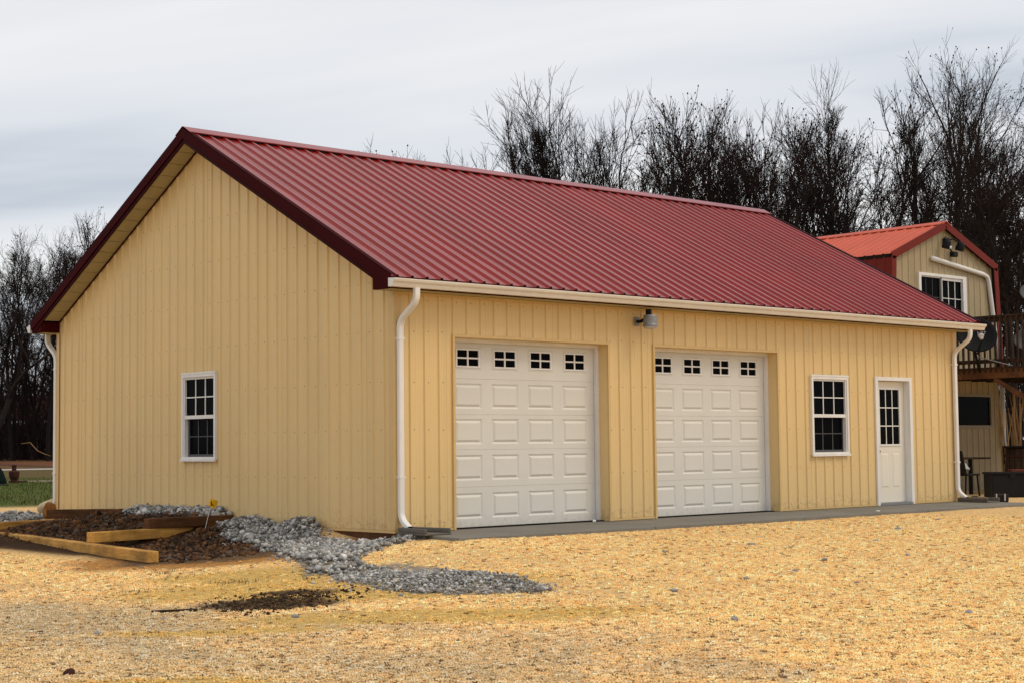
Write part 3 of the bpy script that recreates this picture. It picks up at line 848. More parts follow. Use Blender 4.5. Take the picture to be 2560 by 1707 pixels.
# roof sheets: profile along x, drawn up the slope
def roof_pt(side, x, h, s):
    y = -OE + s * CA - h * SA; z = EZ + s * SA + h * CA
    return (x, y if side == 0 else GW - y, z)
SLEN = (GW / 2 + OE) / CA
def roof():
    js = [-OG]
    c = .13
    while c < GL + OG - .1: js.append(c); c += .9144
    js.append(GL + OG)
    for side in (0, 1):
        for i, (a, b) in enumerate(zip(js[:-1], js[1:])):
            pr = rib_profile(a, b, .2443, .025)
            lift = .0012 * (i % 2)
            v = []; f = []
            for x, h in pr:
                for s in (-.03, SLEN * .5, SLEN - .01): v.append(roof_pt(side, x, h + lift, s))
            for k in range(len(pr) - 1):
                for j in range(2):
                    q = (k * 3 + j, (k + 1) * 3 + j, (k + 1) * 3 + j + 1, k * 3 + j + 1)
                    f.append(q if side == 0 else q[::-1])
            # folded edge so that the sheet has a visible thickness at the drip
            n0 = len(v)
            for x, h in pr: v.append(roof_pt(side, x, h + lift - .004, -.03))
            for k in range(len(pr) - 1):
                q = (k * 3, n0 + k, n0 + k + 1, (k + 1) * 3); f.append(q if side == 0 else q[::-1])
            MB().add(v, f).build('roof_sheet', M['roof'], garage)
        # deck under the sheets
        mb = MB()
        p = [roof_pt(side, 0, -.01, 0), roof_pt(side, 0, -.01, SLEN - .02), roof_pt(side, 0, -.11, SLEN - .02), roof_pt(side, 0, -.11, 0.02)]
        mb.prism([(-OG + .02, q[1], q[2]) for q in p], (GL + 2 * OG - .04, 0, 0))
        mb.build('roof_deck', M['dark_void'], garage)
roof()
def ridge():
    mb = MB(); y = GW / 2; w = .19
    za = RZ + .052
    prof = [(y - w, za - w * SL - .012), (y - w, za - w * SL), (y - .02, za - .004), (y, za), (y + .02, za - .004), (y + w, za - w * SL), (y + w, za - w * SL - .012),
            (y + w - .006, za - w * SL - .012), (y + w - .006, za - w * SL - .006), (y, za - .006), (y - w + .006, za - w * SL - .006), (y - w + .006, za - w * SL - .012)]
    n = len(prof); x0, x1 = -OG - .02, GL + OG + .02
    v = [(x0, a, b) for a, b in prof] + [(x1, a, b) for a, b in prof]
    f = [(i, (i + 1) % n, n + (i + 1) % n, n + i) for i in range(n)]
    mb.add(v, f); mb.build('ridge_cap', M['roof'], garage)
    # foam strip closing the ribs under the cap
    for s in (-1, 1):
        MB().box(-OG + .01, GL + OG - .01, y + s * (w - .05) - .012, y + s * (w - .05) + .012, RZ - (w - .05) * SL - .03, za - (w - .05) * SL - .008).build('foam_closure', M['black'], garage)
ridge()

# rakes: fascia, drip flange, sloping soffit boards
def rakes():
    for x_in, sx in ((-OG, -1), (GL + OG, 1)):
        for side in (0, 1):
            def q(s, h, x): p = roof_pt(side, x, h, s); return p
            mb = MB()
            s0, s1 = -.03, SLEN
            for (h0, h1, xa, xb) in ((.030, -.105, x_in, x_in + sx * .016), (-.105, -.165, x_in - sx * .012, x_in - sx * .003)):
                p = [q(s0, h0, xa), q(s1 + h0 * SL, h0, xa), q(s1 + h1 * SL, h1, xa), q(s0 + (.0 if h0 > 0 else .02), h1, xa)]
                mb.prism(p, (xb - xa, 0, 0))
            # flange lying on the first flat of the roof
            p = [q(s0, .024, x_in + sx * .016), q(s1, .024, x_in + sx * .016), q(s1, .030, x_in + sx * .016), q(s0, .030, x_in + sx * .016)]
            mb.prism(p, (-sx * .075, 0, 0))
            mb.build('rake_fascia', M['roof_trim'], garage)
            # soffit boards
            n = 17; a, b = .36, SLEN - .01
            for k in range(n):
                t0 = a + (b - a) * k / n + .006; t1 = a + (b - a) * (k + 1) / n - .006
                xa, xb = sorted((x_in - sx * .028, 0 - .001 if sx < 0 else GL + .001))
                hs = -SOFF * CA
                mb = MB()
                p = [q(t0, hs, xa), q(t1, hs, xa), q(t1, hs + .012, xa), q(t0, hs + .012, xa)]
                mb.prism(p, (xb - xa, 0, 0)); mb.build('soffit_panel', M['soffit'], garage)
            MB().prism([q(a, -SOFF * CA + .013, min(x_in, x_in - sx * OG)), q(b, -SOFF * CA + .013, min(x_in, x_in - sx * OG)), q(b, -SOFF * CA + .02, min(x_in, x_in - sx * OG)), q(a, -SOFF * CA + .02, min(x_in, x_in - sx * OG))], (OG, 0, 0)).build('soffit_backing', M['black'], garage)
            # dark-coloured strip standing in for the shaded gap between sloping soffit and wall
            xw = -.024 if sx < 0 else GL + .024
            MB().prism([q(a, -SOFF * CA - .001, xw), q(b, -SOFF * CA - .001, xw), q(b, -SOFF * CA - .026, xw), q(a, -SOFF * CA - .026, xw)], (sx * .006, 0, 0)).build('soffit_gap_strip', M['roof_trim'], garage)
            # box return at the eave
            y0 = -OE
            pts = [(y0 + .004, EAVE_W - .005), (-.001, EAVE_W - .005), (.0, roof_z(.0) - SOFF + .03), (y0 + .004, roof_z(y0) - .03)]
            pts = [(yy if side == 0 else GW - yy, zz) for yy, zz in pts]
            xr = x_in - sx * .045
            MB().prism([(xr, yy, zz) for yy, zz in pts], (sx * .030, 0, 0)).build('eave_return', M['roof_trim'], garage)
            if sx < 0:
                # closed end between return and wall
                pts2 = [(-.004, EAVE_W + .002), (.05, EAVE_W + .002), (.05, roof_z(.05) - SOFF), (-.004, roof_z(0) - SOFF)]
                pts2 = [(yy if side == 0 else GW - yy, zz) for yy, zz in pts2]
                MB().prism([(-OG + .03, yy, zz) for yy, zz in pts2], (OG - .035, 0, 0)).build('eave_return', M['roof_trim'], garage)
rakes()

# eaves: fascia, flat soffit boards, gutter, downspouts
def gutter(side):
    y0 = -OE - .006
    zt = 2.972; H = .098
    prof = [(0, zt + .006), (0, zt - H), (-.075, zt - H), (-.080, zt - H + .012), (-.092, zt - .055), (-.115, zt - .035), (-.124, zt - .012), (-.124, zt), (-.108, zt), (-.108, zt - .006),
            (-.119, zt - .008), (-.111, zt - .033), (-.088, zt - .052), (-.077, zt - H + .012), (-.072, zt - H + .004), (-.004, zt - H + .004), (-.004, zt + .006)]
    X0, X1 = -OG - .02, GL + OG + .03
    n = len(prof)
    yy = lambda d: (y0 + d) if side == 0 else GW - (y0 + d)
    v = [(X0, yy(d), z) for d, z in prof] + [(X1, yy(d), z) for d, z in prof]
    f = [(i, (i + 1) % n, n + (i + 1) % n, n + i) for i in range(n)]
    g = MB().add(v, f).build('gutter', M['gutter'], garage)
    out = prof[:9]
    for X, d in ((X0 - .003, .006), (X1 - .003, .006)):
        MB().prism([(X, yy(a), b) for a, b in out], (d, 0, 0)).build('end_cap', M['white'], g)
    # hidden hangers show as a line of small clips on the lip
    mb = MB(); x = .1
    while x < GL:
        mb.box(x, x + .02, min(yy(0), yy(-.11)), max(yy(0), yy(-.11)), zt - .008, zt - .004); x += .61
    mb.build('hanger', M['galv'], g)
    y_a, y_b = sorted((yy(.002), yy(.02)))
    MB().box(-OG + .01, GL + OG - .01, y_a, y_b, EAVE_W - .006, EZ - .02).build('eave_fascia', M['roof_trim'], garage)
    k = 0; x = -OG + .02
    ya, yb = sorted((yy(.022), yy(OE + .006) if side == 0 else GW + .001))
    while x < GL + OG - .02:
        x2 = min(x + .305, GL + OG - .02)
        MB().box(x + .002, x2 - .002, ya, yb, EAVE_W - .004, EAVE_W + .006).build('soffit_panel', M['soffit'], garage); x = x2
    # J channel where the soffit meets the wall
    ya, yb = sorted((yy(OE - .03), yy(OE - .014)))
    MB().box(-.02, GL + .02, ya, yb, EAVE_W - .032, EAVE_W - .006).build('soffit_gap_strip', M['wall_trim'], garage)
gutter(0); gutter(1)

def rect_tube(pts, w, d, wdir):
    """rectangular pipe: w along wdir (horizontal), d across; corners rounded by the path itself"""
    mb = MB(); wdir = Vector(wdir); v = []; f = []
    pts = [Vector(p) for p in pts]
    prof = [(-.5, -.35), (-.35, -.5), (.35, -.5), (.5, -.35), (.5, .35), (.35, .5), (-.35, .5), (-.5, .35)]
    for i, p in enumerate(pts):
        t = (pts[min(i + 1, len(pts) - 1)] - pts[max(i - 1, 0)]).normalized()
        u = t.cross(wdir).normalized()
        for a, b in prof: v.append(p + wdir * (a * w) + u * (b * d))
    for i in range(len(pts) - 1):
        for k in range(8): f.append((i * 8 + k, i * 8 + (k + 1) % 8, (i + 1) * 8 + (k + 1) % 8, (i + 1) * 8 + k))
    f.append(tuple(range(7, -1, -1)))
    return mb.add(v, f), pts[-1], (pts[-1] - pts[-2]).normalized()

def arc(p, a, b, r, n=5):
    """smooth a corner at p between points a and b"""
    p, a, b = Vector(p), Vector(a), Vector(b)
    d1 = (a - p).normalized() * r; d2 = (b - p).normalized() * r
    return [(p + d1) * (1 - t) ** 2 + p * 2 * t * (1 - t) + (p + d2) * t * t for t in [i / n for i in range(n + 1)]]

def downspout(x, side, parent=garage, w=.078, d=.058):
    yo, yw = -.372, -.052
    m = (lambda y: y) if side == 0 else (lambda y: GW - y)
    A = (x, m(yo), 2.876); B = (x, m(yo), 2.72); Cc = (x, m(yw), 2.50); Dd = (x, m(yw), .135); E = (x, m(yw - .16), .03)
    path = [A] + arc(B, A, Cc, .09) + arc(Cc, B, Dd, .10) + [(x, m(yw), 1.3)] + arc(Dd, Cc, E, .10, 6) + [E]
    mb, end, t = rect_tube(path, w, d, (1, 0, 0))
    o = mb.build('downspout', M['white'], parent, bevel=0)
    # dark mouth, straps
    u = t.cross(Vector((1, 0, 0))).normalized()
    e = end - t * .004
    q = [e + Vector((1, 0, 0)) * (a * (w - .012)) + u * (b * (d - .012)) for a, b in ((-.5, -.5), (.5, -.5), (.5, .5), (-.5, .5))]
    MB().prism(q, t * .007).build('mouth', M['rubber'], o)
    for z in (2.28, .62):
        ya, yb = sorted((m(yw - d / 2 - .004), m(-.004)))
        MB().box(x - w / 2 - .005, x + w / 2 + .005, ya, yb, z, z + .028).build('strap', M['white'], o)
    return o
downspout(.052, 0); downspout(GL - .075, 0); downspout(-.004, 1)

# screws: rows along the girts
def screws():
    mb = MB()
    def disc(p, n, r=.0075, h=.006):
        n = Vector(n); u = n.orthogonal().normalized(); w = n.cross(u); p = Vector(p)
        v = [p + (u * math.cos(a) + w * math.sin(a)) * r for a in [i * math.pi / 3 for i in range(6)]] + [p + n * h]
        mb.add(v, [(i, (i + 1) % 6, 6) for i in range(6)])
    ops = [D1, D2, WIN, PD]
    x = .2485 - RIB
    while x < GL:
        for z in (.07, .62, 1.2, 1.78, 2.40, 2.78):
            xx = x + .055 + rnd.uniform(-.006, .006)
            if .05 < xx < GL - .05 and not any(o[0] - .06 < xx < o[1] + .06 and z < o[3] + .05 and z > o[2] - .05 for o in ops):
                disc((xx, -.001, z + rnd.uniform(-.008, .008)), (0, -1, 0))
        x += RIB
    y = .201 - RIB
    while y < GW:
        for z in (.07, .62, 1.2, 1.78, 2.40, 3.0, 3.6, 4.2, 4.75):
            yy = y + .055 + rnd.uniform(-.006, .006)
            if .05 < yy < GW - .05 and z < roof_z(yy) - SOFF - .1 and not (GWIN[0] - .06 < yy < GWIN[1] + .06 and GWIN[2] - .05 < z < GWIN[3] + .05):
                disc((-.001, yy, z + rnd.uniform(-.008, .008)), (-1, 0, 0))
        y += RIB
    tag(mb.build('wall_screws', M['screw'], garage), kind='stuff')
    mb2 = mb; mb = MB()
    x = .2443 - RIB
    while x < GL + OG - .05:
        for k in range(9):
            s = .10 + k * (SLEN - .25) / 8
            disc(roof_pt(0, x + .05 + rnd.uniform(-.005, .005), .001, s + rnd.uniform(-.01, .01)), (0, -SA, CA), .011, .009)
        x += RIB
    tag(mb.build('roof_screws', M['roof_screw'], garage), kind='stuff')
screws()

# overhead doors
def overhead_door(dx):
    # opening trim and jambs
    x0, x1, zt = D1[0] + dx, D1[1] + dx, D1[3]
    mb = MB(); p = .028
    mb.box(x0 - .030, x0 + .004, -p, .0, -.03, zt + .030); mb.box(x1 - .004, x1 + .030, -p, .0, -.03, zt + .030); mb.box(x0 + .004, x1 - .004, -p, .0, zt - .004, zt + .030)
    mb.build('door_trim', M['wall_trim'], garage)
    mb = MB()
    mb.box(x0 - .02, x0 + .002, .0, .30, -.03, zt); mb.box(x1 - .002, x1 + .02, .0, .30, -.03, zt); mb.box(x0 + .002, x1 - .002, .0, .30, zt - .002, zt + .02)
    mb.build('door_jamb', M['wall'], garage)
    mb = MB()
    mb.box(x0 + .003, x0 + .055, .155, .175, -.02, zt - .003); mb.box(x1 - .055, x1 - .003, .155, .175, -.02, zt - .003); mb.box(x0 + .055, x1 - .055, .155, .175, zt - .05, zt - .003)
    mb.box(x0 + .042, x0 + .052, .175, .205, -.02, zt - .02); mb.box(x1 - .052, x1 - .042, .175, .205, -.02, zt - .02)
    mb.build('door_stop', M['white'], garage)

    gd = empty('garage_door', (D1[0] + 1.365 + dx, .21, 0)); gd.parent = garage
    cx, YD = D1[0] + 1.365 + dx, .21
    W2 = 1.36
    secs = [(-.03, .48), (.482, .951), (.953, 1.395), (1.397, 1.848), (1.85, 2.40)]
    cols = [cx - .951, cx - .317, cx + .317, cx + .951]
    PW, PH = .235, .160
    def section(z0, z1, pz0, pz1, half):
        """front skin with rectangular holes for panels or windows, plus edges"""
        mb = MB()
        xs = [cx - W2] + [q for c in cols for q in (c - half, c + half)] + [cx + W2]
        zs = [z0, pz0, pz1, z1]
        for i in range(len(xs) - 1):
            for j in range(3):
                if j == 1 and i % 2 == 1: continue
                mb.add([(xs[i], YD, zs[j]), (xs[i + 1], YD, zs[j]), (xs[i + 1], YD, zs[j + 1]), (xs[i], YD, zs[j + 1])], [(0, 1, 2, 3)])
        # tongue-and-groove edges: bevel at top and bottom, back sheet
        mb.add([(cx - W2, YD, z1), (cx + W2, YD, z1), (cx + W2, YD + .012, z1 + .0008), (cx - W2, YD + .012, z1 + .0008)], [(0, 1, 2, 3)])
        mb.add([(cx - W2, YD, z0), (cx - W2, YD + .012, z0 - .0008), (cx + W2, YD + .012, z0 - .0008), (cx + W2, YD, z0)], [(0, 1, 2, 3)])
        mb.build('door_section', M['door'], gd)
    proto = None
    for k, (z0, z1) in enumerate(secs):
        if k < 4:
            top = (z1 - z0 - 2 * PH) * (.44 if k else .22); pz1 = z1 - top; pz0 = pz1 - 2 * PH
            if k == 0: pz1 = .405; pz0 = pz1 - 2 * PH
            section(z0, z1, pz0, pz1, PW)
            for c in cols:
                loc = (c - cx, 0, (pz0 + pz1) / 2)
                if proto is None:
                    rings = [(0, 0.0), (.022, .011), (.025, .011), (.054, -.005), (.058, -.005)]
                    v = []; f = []
                    for ins, dy in rings:
                        for sx, sz in ((-1, -1), (1, -1), (1, 1), (-1, 1)): v.append((sx * (PW - ins), dy, sz * (PH - ins)))
                    for r in range(len(rings) - 1):
                        for i in range(4): f.append((r * 4 + i, r * 4 + (i + 1) % 4, (r + 1) * 4 + (i + 1) % 4, (r + 1) * 4 + i))
                    m = (len(rings) - 1) * 4; f.append((m, m + 1, m + 2, m + 3))
                    proto = MB().add(v, f).build('raised_panel', M['door'], gd, local=True); proto.location = loc
                else: share('raised_panel', proto, gd, loc)
        else:
            section(z0, z1, 1.953, 2.267, PW)
            for c in cols:
                zc = 2.105
                # moulded surround
                v = []; f = []
                rings = [(PW, .157, 0.0), (PW - .006, .151, .004), (PW - .030, .125, -.003), (PW - .036, .119, .003)]
                for hx, hz, dy in rings:
                    for sx, sz in ((-1, -1), (1, -1), (1, 1), (-1, 1)): v.append((c + sx * hx, YD + dy, 2.110 + sz * hz))
                for r in range(3):
                    for i in range(4): f.append((r * 4 + i, r * 4 + (i + 1) % 4, (r + 1) * 4 + (i + 1) % 4, (r + 1) * 4 + i))
                MB().add(v, f).build('window_surround', M['door'], gd)
                hx, hz = .200, .119; zc = 2.110
                mb = MB()
                mb.box(c - hx, c - hx + .022, YD - .008, YD + .006, zc - hz, zc + hz); mb.box(c + hx - .022, c + hx, YD - .008, YD + .006, zc - hz, zc + hz)
                mb.box(c - hx + .022, c + hx - .022, YD - .008, YD + .006, zc - hz, zc - hz + .020); mb.box(c - hx + .022, c + hx - .022, YD - .008, YD + .006, zc + hz - .020, zc + hz)
                mb.box(c - .011, c + .011, YD - .006, YD + .005, zc - hz + .020, zc + hz - .020)
                mb.box(c - hx + .022, c - .011, YD - .006, YD + .005, zc - .010, zc + .010); mb.box(c + .011, c + hx - .022, YD - .006, YD + .005, zc - .010, zc + .010)
                mb.build('window_frame', M['white'], gd)
                for sx in (-1, 1):
                    for sz in (-1, 1):
                        xa, xb = sorted((c + sx * .009, c + sx * (hx - .02))); za, zb = sorted((zc + sz * .008, zc + sz * (hz - .018)))
                        MB().box(xa, xb, YD + .0055, YD + .0095, za, zb).build('pane', M['glass'], gd)
    MB().box(cx - W2, cx + W2, YD - .004, YD + .03, -.036, -.026).build('bottom_seal', M['rubber'], gd)
    MB().box(cx - W2, cx + W2, YD + .015, YD + .05, -.03, 2.40).build('door_core', M['door'], gd)
overhead_door(0.0); overhead_door(3.66)

# sash windows: built in a local frame, x right, y into the wall, z up
def sash_window(fmap, w, h):
    wd = empty('window', (0, 0, 0)); wd.parent = garage
    def part(name, m, boxes):
        mb = MB(fmap)
        for b in boxes: mb.box(*b)
        return mb.build(name, m, wd)
    X = w / 2; t = .062
    fr = part('window_frame', M['white'], [(-X, -X + .04, -.045, .03, -.0, h), (X - .04, X, -.045, .03, 0, h), (-X + .04, X - .04, -.045, .03, h - .045, h), (-X + .04, X - .04, -.045, .03, 0, .045),
                  (-X - .012, X + .012, -.060, -.030, -.018, .018), (-X - .006, X + .006, -.052, -.03, h - .004, h + .022),
                  (-X + .04, -X + .065, -.028, .03, .045, h - .045), (X - .065, X - .04, -.028, .03, .045, h - .045)])
    mid = h * .487
    part('upper_sash', M['white'], [(-X + .065, X - .065, -.022, .02, mid - .012, mid + .038), (-X + .065, X - .065, -.018, .02, h - .075, h - .045)])
    gx0, gx1 = -X + .065, X - .065; z0, z1 = mid + .038, h - .075
    cw = (gx1 - gx0) / 3
    part('muntin', M['white'], [(gx0 + cw - .008, gx0 + cw + .008, -.006, .004, z0, z1), (gx0 + 2 * cw - .008, gx0 + 2 * cw + .008, -.006, .004, z0, z1),
                  (gx0, gx0 + cw - .008, -.006, .004, (z0 + z1) / 2 - .008, (z0 + z1) / 2 + .008), (gx0 + cw + .008, gx0 + 2 * cw - .008, -.006, .004, (z0 + z1) / 2 - .008, (z0 + z1) / 2 + .008),
                  (gx0 + 2 * cw + .008, gx1, -.006, .004, (z0 + z1) / 2 - .008, (z0 + z1) / 2 + .008)])
    for i in range(3):
        for j in range(2):
            part('pane', M['glass'], [(gx0 + i * cw + .004, gx0 + (i + 1) * cw - .004, .0045, .0085, z0 + j * (z1 - z0) / 2 + .004, z0 + (j + 1) * (z1 - z0) / 2 - .004)])
    # lower sash sits further in, behind a screen
    z0, z1 = .045, mid - .012
    part('lower_sash', M['muntin_dim'], [(gx0, gx1, .030, .055, z0, z0 + .035), (gx0, gx0 + .035, .030, .055, z0 + .035, z1), (gx1 - .02, gx1, .030, .055, z0 + .035, z1)])
    cw = (gx1 - gx0 - .055) / 3; a = gx0 + .035; b0 = z0 + .035
    part('muntin', M['muntin_dim'], [(a + cw - .007, a + cw + .007, .030, .040, b0, z1), (a + 2 * cw - .007, a + 2 * cw + .007, .030, .040, b0, z1), (a, a + cw - .007, .030, .040, (b0 + z1) / 2 - .006, (b0 + z1) / 2 + .006),
                  (a + cw + .007, a + 2 * cw - .007, .030, .040, (b0 + z1) / 2 - .006, (b0 + z1) / 2 + .006), (a + 2 * cw + .007, a + 3 * cw, .030, .040, (b0 + z1) / 2 - .006, (b0 + z1) / 2 + .006)])
    for i in range(3):
        for j in range(2):
            part('pane', M['glass'], [(a + i * cw + .003, a + (i + 1) * cw - .003, .0405, .0445, b0 + j * (z1 - b0) / 2 + .003, b0 + (j + 1) * (z1 - b0) / 2 - .003)])
sash_window(lambda x, y, z: (8.603 + x, y, .80 + z), .945, 1.222)
sash_window(lambda x, y, z: (y, 4.374 - x, .842 + z), .89, 1.208)

# entry door
def entry_door():
    ed = empty('entry_door', (10.345, .10, 0)); ed.parent = garage
    x0, x1, zt = 9.905, 10.785, 1.985
    def part(name, m, boxes, bevel=0):
        mb = MB()
        for b in boxes: mb.box(*b)
        return mb.build(name, m, ed, bevel=bevel)
    part('door_frame', M['white'], [(9.830, x0, -.030, -.002, -.03, 2.045), (x1, 10.862, -.030, -.002, -.03, 2.045), (x0, x1, -.030, -.002, zt, 2.045),
                                    (9.872, x0, -.002, .15, -.03, 2.02), (x1, 10.82, -.002, .15, -.03, 2.02), (x0, x1, -.002, .15, zt, 2.02),
                                    (9.82, 9.832, -.036, -.002, -.03, 2.055)], bevel=.004)
    gx0, gx1, gz0, gz1 = 10.085, 10.635, .955, 1.845
    a, b = x0 + .006, x1 - .006
    yd = .09
    part('door_slab', M['cream'], [(a, gx0, yd, yd + .04, .012, zt - .006), (gx1, b, yd, yd + .04, .012, zt - .006), (gx0, gx1, yd, yd + .04, .012, gz0), (gx0, gx1, yd, yd + .04, gz1, zt - .006)])
    part('glass_surround', M['white'], [(gx0 - .03, gx0, yd - .014, yd + .005, gz0 - .03, gz1 + .03), (gx1, gx1 + .03, yd - .014, yd + .005, gz0 - .03, gz1 + .03), (gx0, gx1, yd - .014, yd + .005, gz0 - .03, gz0), (gx0, gx1, yd - .014, yd + .005, gz1, gz1 + .03)], bevel=.004)
    cw, ch = (gx1 - gx0) / 3, (gz1 - gz0) / 3
    part('muntin', M['white'], [(gx0 + k * cw - .008, gx0 + k * cw + .008, yd - .002, yd + .006, gz0, gz1) for k in (1, 2)] +
         [(gx0 + i * cw + .008 * (i > 0), gx0 + (i + 1) * cw - .008 * (i < 2), yd - .002, yd + .006, gz0 + k * ch - .008, gz0 + k * ch + .008) for k in (1, 2) for i in range(3)])
    for i in range(3):
        for j in range(3):
            part('pane', M['glass'], [(gx0 + i * cw + .004, gx0 + (i + 1) * cw - .004, yd + .0065, yd + .010, gz0 + j * ch + .004, gz0 + (j + 1) * ch - .004)])
    for c in (10.20, 10.52):
        v = []; f = []
        rings = [(0, -.001), (.010, .005), (.016, .005), (.045, -.006)]
        for ins, dy in rings:
            for sx, sz in ((-1, -1), (1, -1), (1, 1), (-1, 1)): v.append((c + sx * (.12 - ins), yd + dy - .001, .53 + sz * (.30 - ins)))
        for r in range(3):
            for i in range(4): f.append((r * 4 + i, r * 4 + (i + 1) % 4, (r + 1) * 4 + (i + 1) % 4, (r + 1) * 4 + i))
        f.append((12, 13, 14, 15))
        MB().add(v, f).build('raised_panel', M['cream'], ed)
    mb = MB(); mb.lathe([(.028, 0), (.028, .006), (.012, .010), (.012, .035), (.027, .042), (.030, .058), (.022, .07)], (9.975, yd, .84), (0, -1, 0), 14)
    mb.build('door_knob', M['black'], ed, smooth=False)
    part('threshold', M['galv'], [(x0, x1, -.05, .14, -.03, .008)])
entry_door()

# concrete apron: slabs with a joint between
def apron():
    a = empty('concrete_apron', (6, -.7, -.03)); tag(a, kind='structure')
    xs = [-.04, 3.05, 6.1, 9.15, 12.35]
    for i in range(4):
        x0, x1 = xs[i] + .004, xs[i + 1] - .004
        q = [(x0, -1.40), (x1, -1.40), (x1, .3), (x0, .3)]
        if i == 0: q = [(-.16, -1.37), (x1, -1.40), (x1, .3), (.02, .3), (.0, -.62)]
        MB().prism([(x, y, -.22) for x, y in q], (0, 0, .185)).build('slab', M['concrete'], a, bevel=.008)
apron()

# ------------------------------------------------------------------ timbers of the raised bed
def timber(a, b, top, m, label, h=.130, w=.135, drop=0.0):
    """square landscape timber lying from a to b (front edge), its top at 'top'"""
    a = Vector((*a, 0)); b = Vector((*b, 0)); d = (b - a).normalized(); s = Vector((-d.y, d.x, 0))
    if s.dot(Vector((.67, .74, 0))) < 0: s = -s
    c = (a + b) / 2
    L = (b - a).length
    mb = MB(); n = max(6, int(L / .25)); v = []; f = []
    for i in range(n + 1):
        x = -L / 2 + L * i / n; wob = rnd.uniform(-.002, .002)
        for y, z in ((0, 0), (w, 0), (w, h), (0, h)): v.append((x, y + wob, z + rnd.uniform(-.0015, .0015)))
    for i in range(n):
        for k in range(4): f.append((i * 4 + k, (i + 1) * 4 + k, (i + 1) * 4 + (k + 1) % 4, i * 4 + (k + 1) % 4))
    f.append((0, 1, 2, 3)); f.append((n * 4 + 3, n * 4 + 2, n * 4 + 1, n * 4))
    mb.add(v, f)
    o = mb.build('landscape_timber', m, bevel=.010, seg=2)
    ang = math.atan2(d.y, d.x)
    if Vector((-math.sin(ang), math.cos(ang), 0)).dot(s) < 0: ang += math.pi
    o.rotation_euler = (0, 0, ang)
    o.location = (c.x, c.y, top - h)
    tag(o, label, 'timber', 'landscape timbers round the raised bed')
    return o
timber((-2.70, 1.09), (-1.62, 8.42), -.155, M['timber'], 'long golden landscape timber lying along the front of the soil bed')
timber((-2.27, 3.17), (-.62, 3.50), -.025, M['timber'], 'short light timber resting on the long front timber, lowest step on the right')
timber((-1.38, 3.36), (-.035, 3.46), .105, M['timber_dark'], 'dark wet timber stacked on the short light timber behind the yellow flag')
timber((-1.80, 6.95), (-.72, 7.16), -.025, M['timber'], 'short timber half hidden by soil at the left edge of the bed')
timber((-.80, 7.42), (-.04, 6.72), .112, M['timber_dark'], 'dark timber on top of the left stack against the gable wall', h=.135)

# ------------------------------------------------------------------ small things round the garage
def rock(name, loc, r, sc, m, label, cat, group=None, seed=1, sub=3, rough=.34):
    g = np.random.default_rng(seed)
    bm = bmesh.new(); bmesh.ops.create_icosphere(bm, subdivisions=sub, radius=1)
    ph = g.uniform(0, 6, (6, 3)); k = g.normal(size=(6, 3)) * 1.6
    for v in bm.verts:
        s = 1 + rough * sum(math.sin(k[i].dot(np.array(v.co)) + ph[i, 0]) for i in range(6)) / 3.0
        v.co = Vector((v.co.x * sc[0], v.co.y * sc[1], v.co.z * sc[2])) * (s * r)
    me = bpy.data.meshes.new(name); bm.to_mesh(me); bm.free(); me.materials.append(m)
    if sub == 1:
        for v in me.vertices: v.co *= g.uniform(.72, 1.2)
    if sub >= 3: me.polygons.foreach_set('use_smooth', [True] * len(me.polygons))
    o = bpy.data.objects.new(name, me); COL.objects.link(o); o.location = loc
    o.rotation_euler = (0, 0, g.uniform(0, 6))
    return tag(o, label, cat, group)
M['rock_pale'] = mat('pale_sandstone', (.62, .50, .31), .9, .1, noise=[(6, .15), (30, .12)], bump=(20, .4, .02))
M['rock_orange'] = mat('iron_stained_sandstone', (.26, .105, .032), .9, .1, noise=[(6, .25), (30, .15)], bump=(20, .4, .02))
M['rock_grey'] = mat('grey_rubble', (.30, .29, .28), .9, .1, noise=[(20, .2)], bump=(40, .4, .01))
rock('rock', (.16, 9.31, .07), .15, (1.0, .9, .95), M['rock_pale'], 'pale rounded rock behind the orange one at the wall corner', 'rock', seed=4)
rock('rock', (-.06, 8.80, .045), .145, (.98, .8, .92), M['rock_orange'], 'rust orange rock at the far corner of the gable wall', 'rock', seed=9)
STONES = [(-6.0, -3.95), (-5.2, -3.55), (-3.05, -3.95), (-2.15, -4.75), (-1.45, -5.75), (-.35, -5.65), (.3, -6.4), (.75, -5.35), (1.9, -4.85), (3.2, -5.0), (2.6, -3.3), (4.4, -3.75), (6.2, -2.85), (-2.4, -7.2), (8.0, -2.3), (-.9, -8.3), (-2.95, .78), (-4.45, -4.35), (1.0, -3.4), (2.2, -7.6)]
for i, (x, y) in enumerate(STONES):
    s = rnd.uniform(.022, .042)
    rock('loose_stone', (x, y, float(height(x, y)) + s * .25), s, (1.35, .9, .62), M['rock_grey'], 'small grey stone lying loose on the yard gravel', 'stone', 'loose stones on the yard', seed=40 + i, sub=1)
g_ = float(height(-7.25, -6.2))
rock('loose_stone', (-7.15, -5.75, float(height(-7.15, -5.75)) + .015), .03, (1.2, 1, .8), M['rust'], 'dark red brown stone at the lower left of the yard', 'stone', seed=81, sub=2)
mbs = MB().bar((-5.02, -3.05, float(height(-5.02, -3.05)) + .012), (-4.72, -3.28, float(height(-4.72, -3.28)) + .012), .035, .018)
tag(mbs.build('wood_scrap', M['deck'], bevel=.004), 'flat brown scrap of wood lying on the foreground gravel', 'wood scrap')

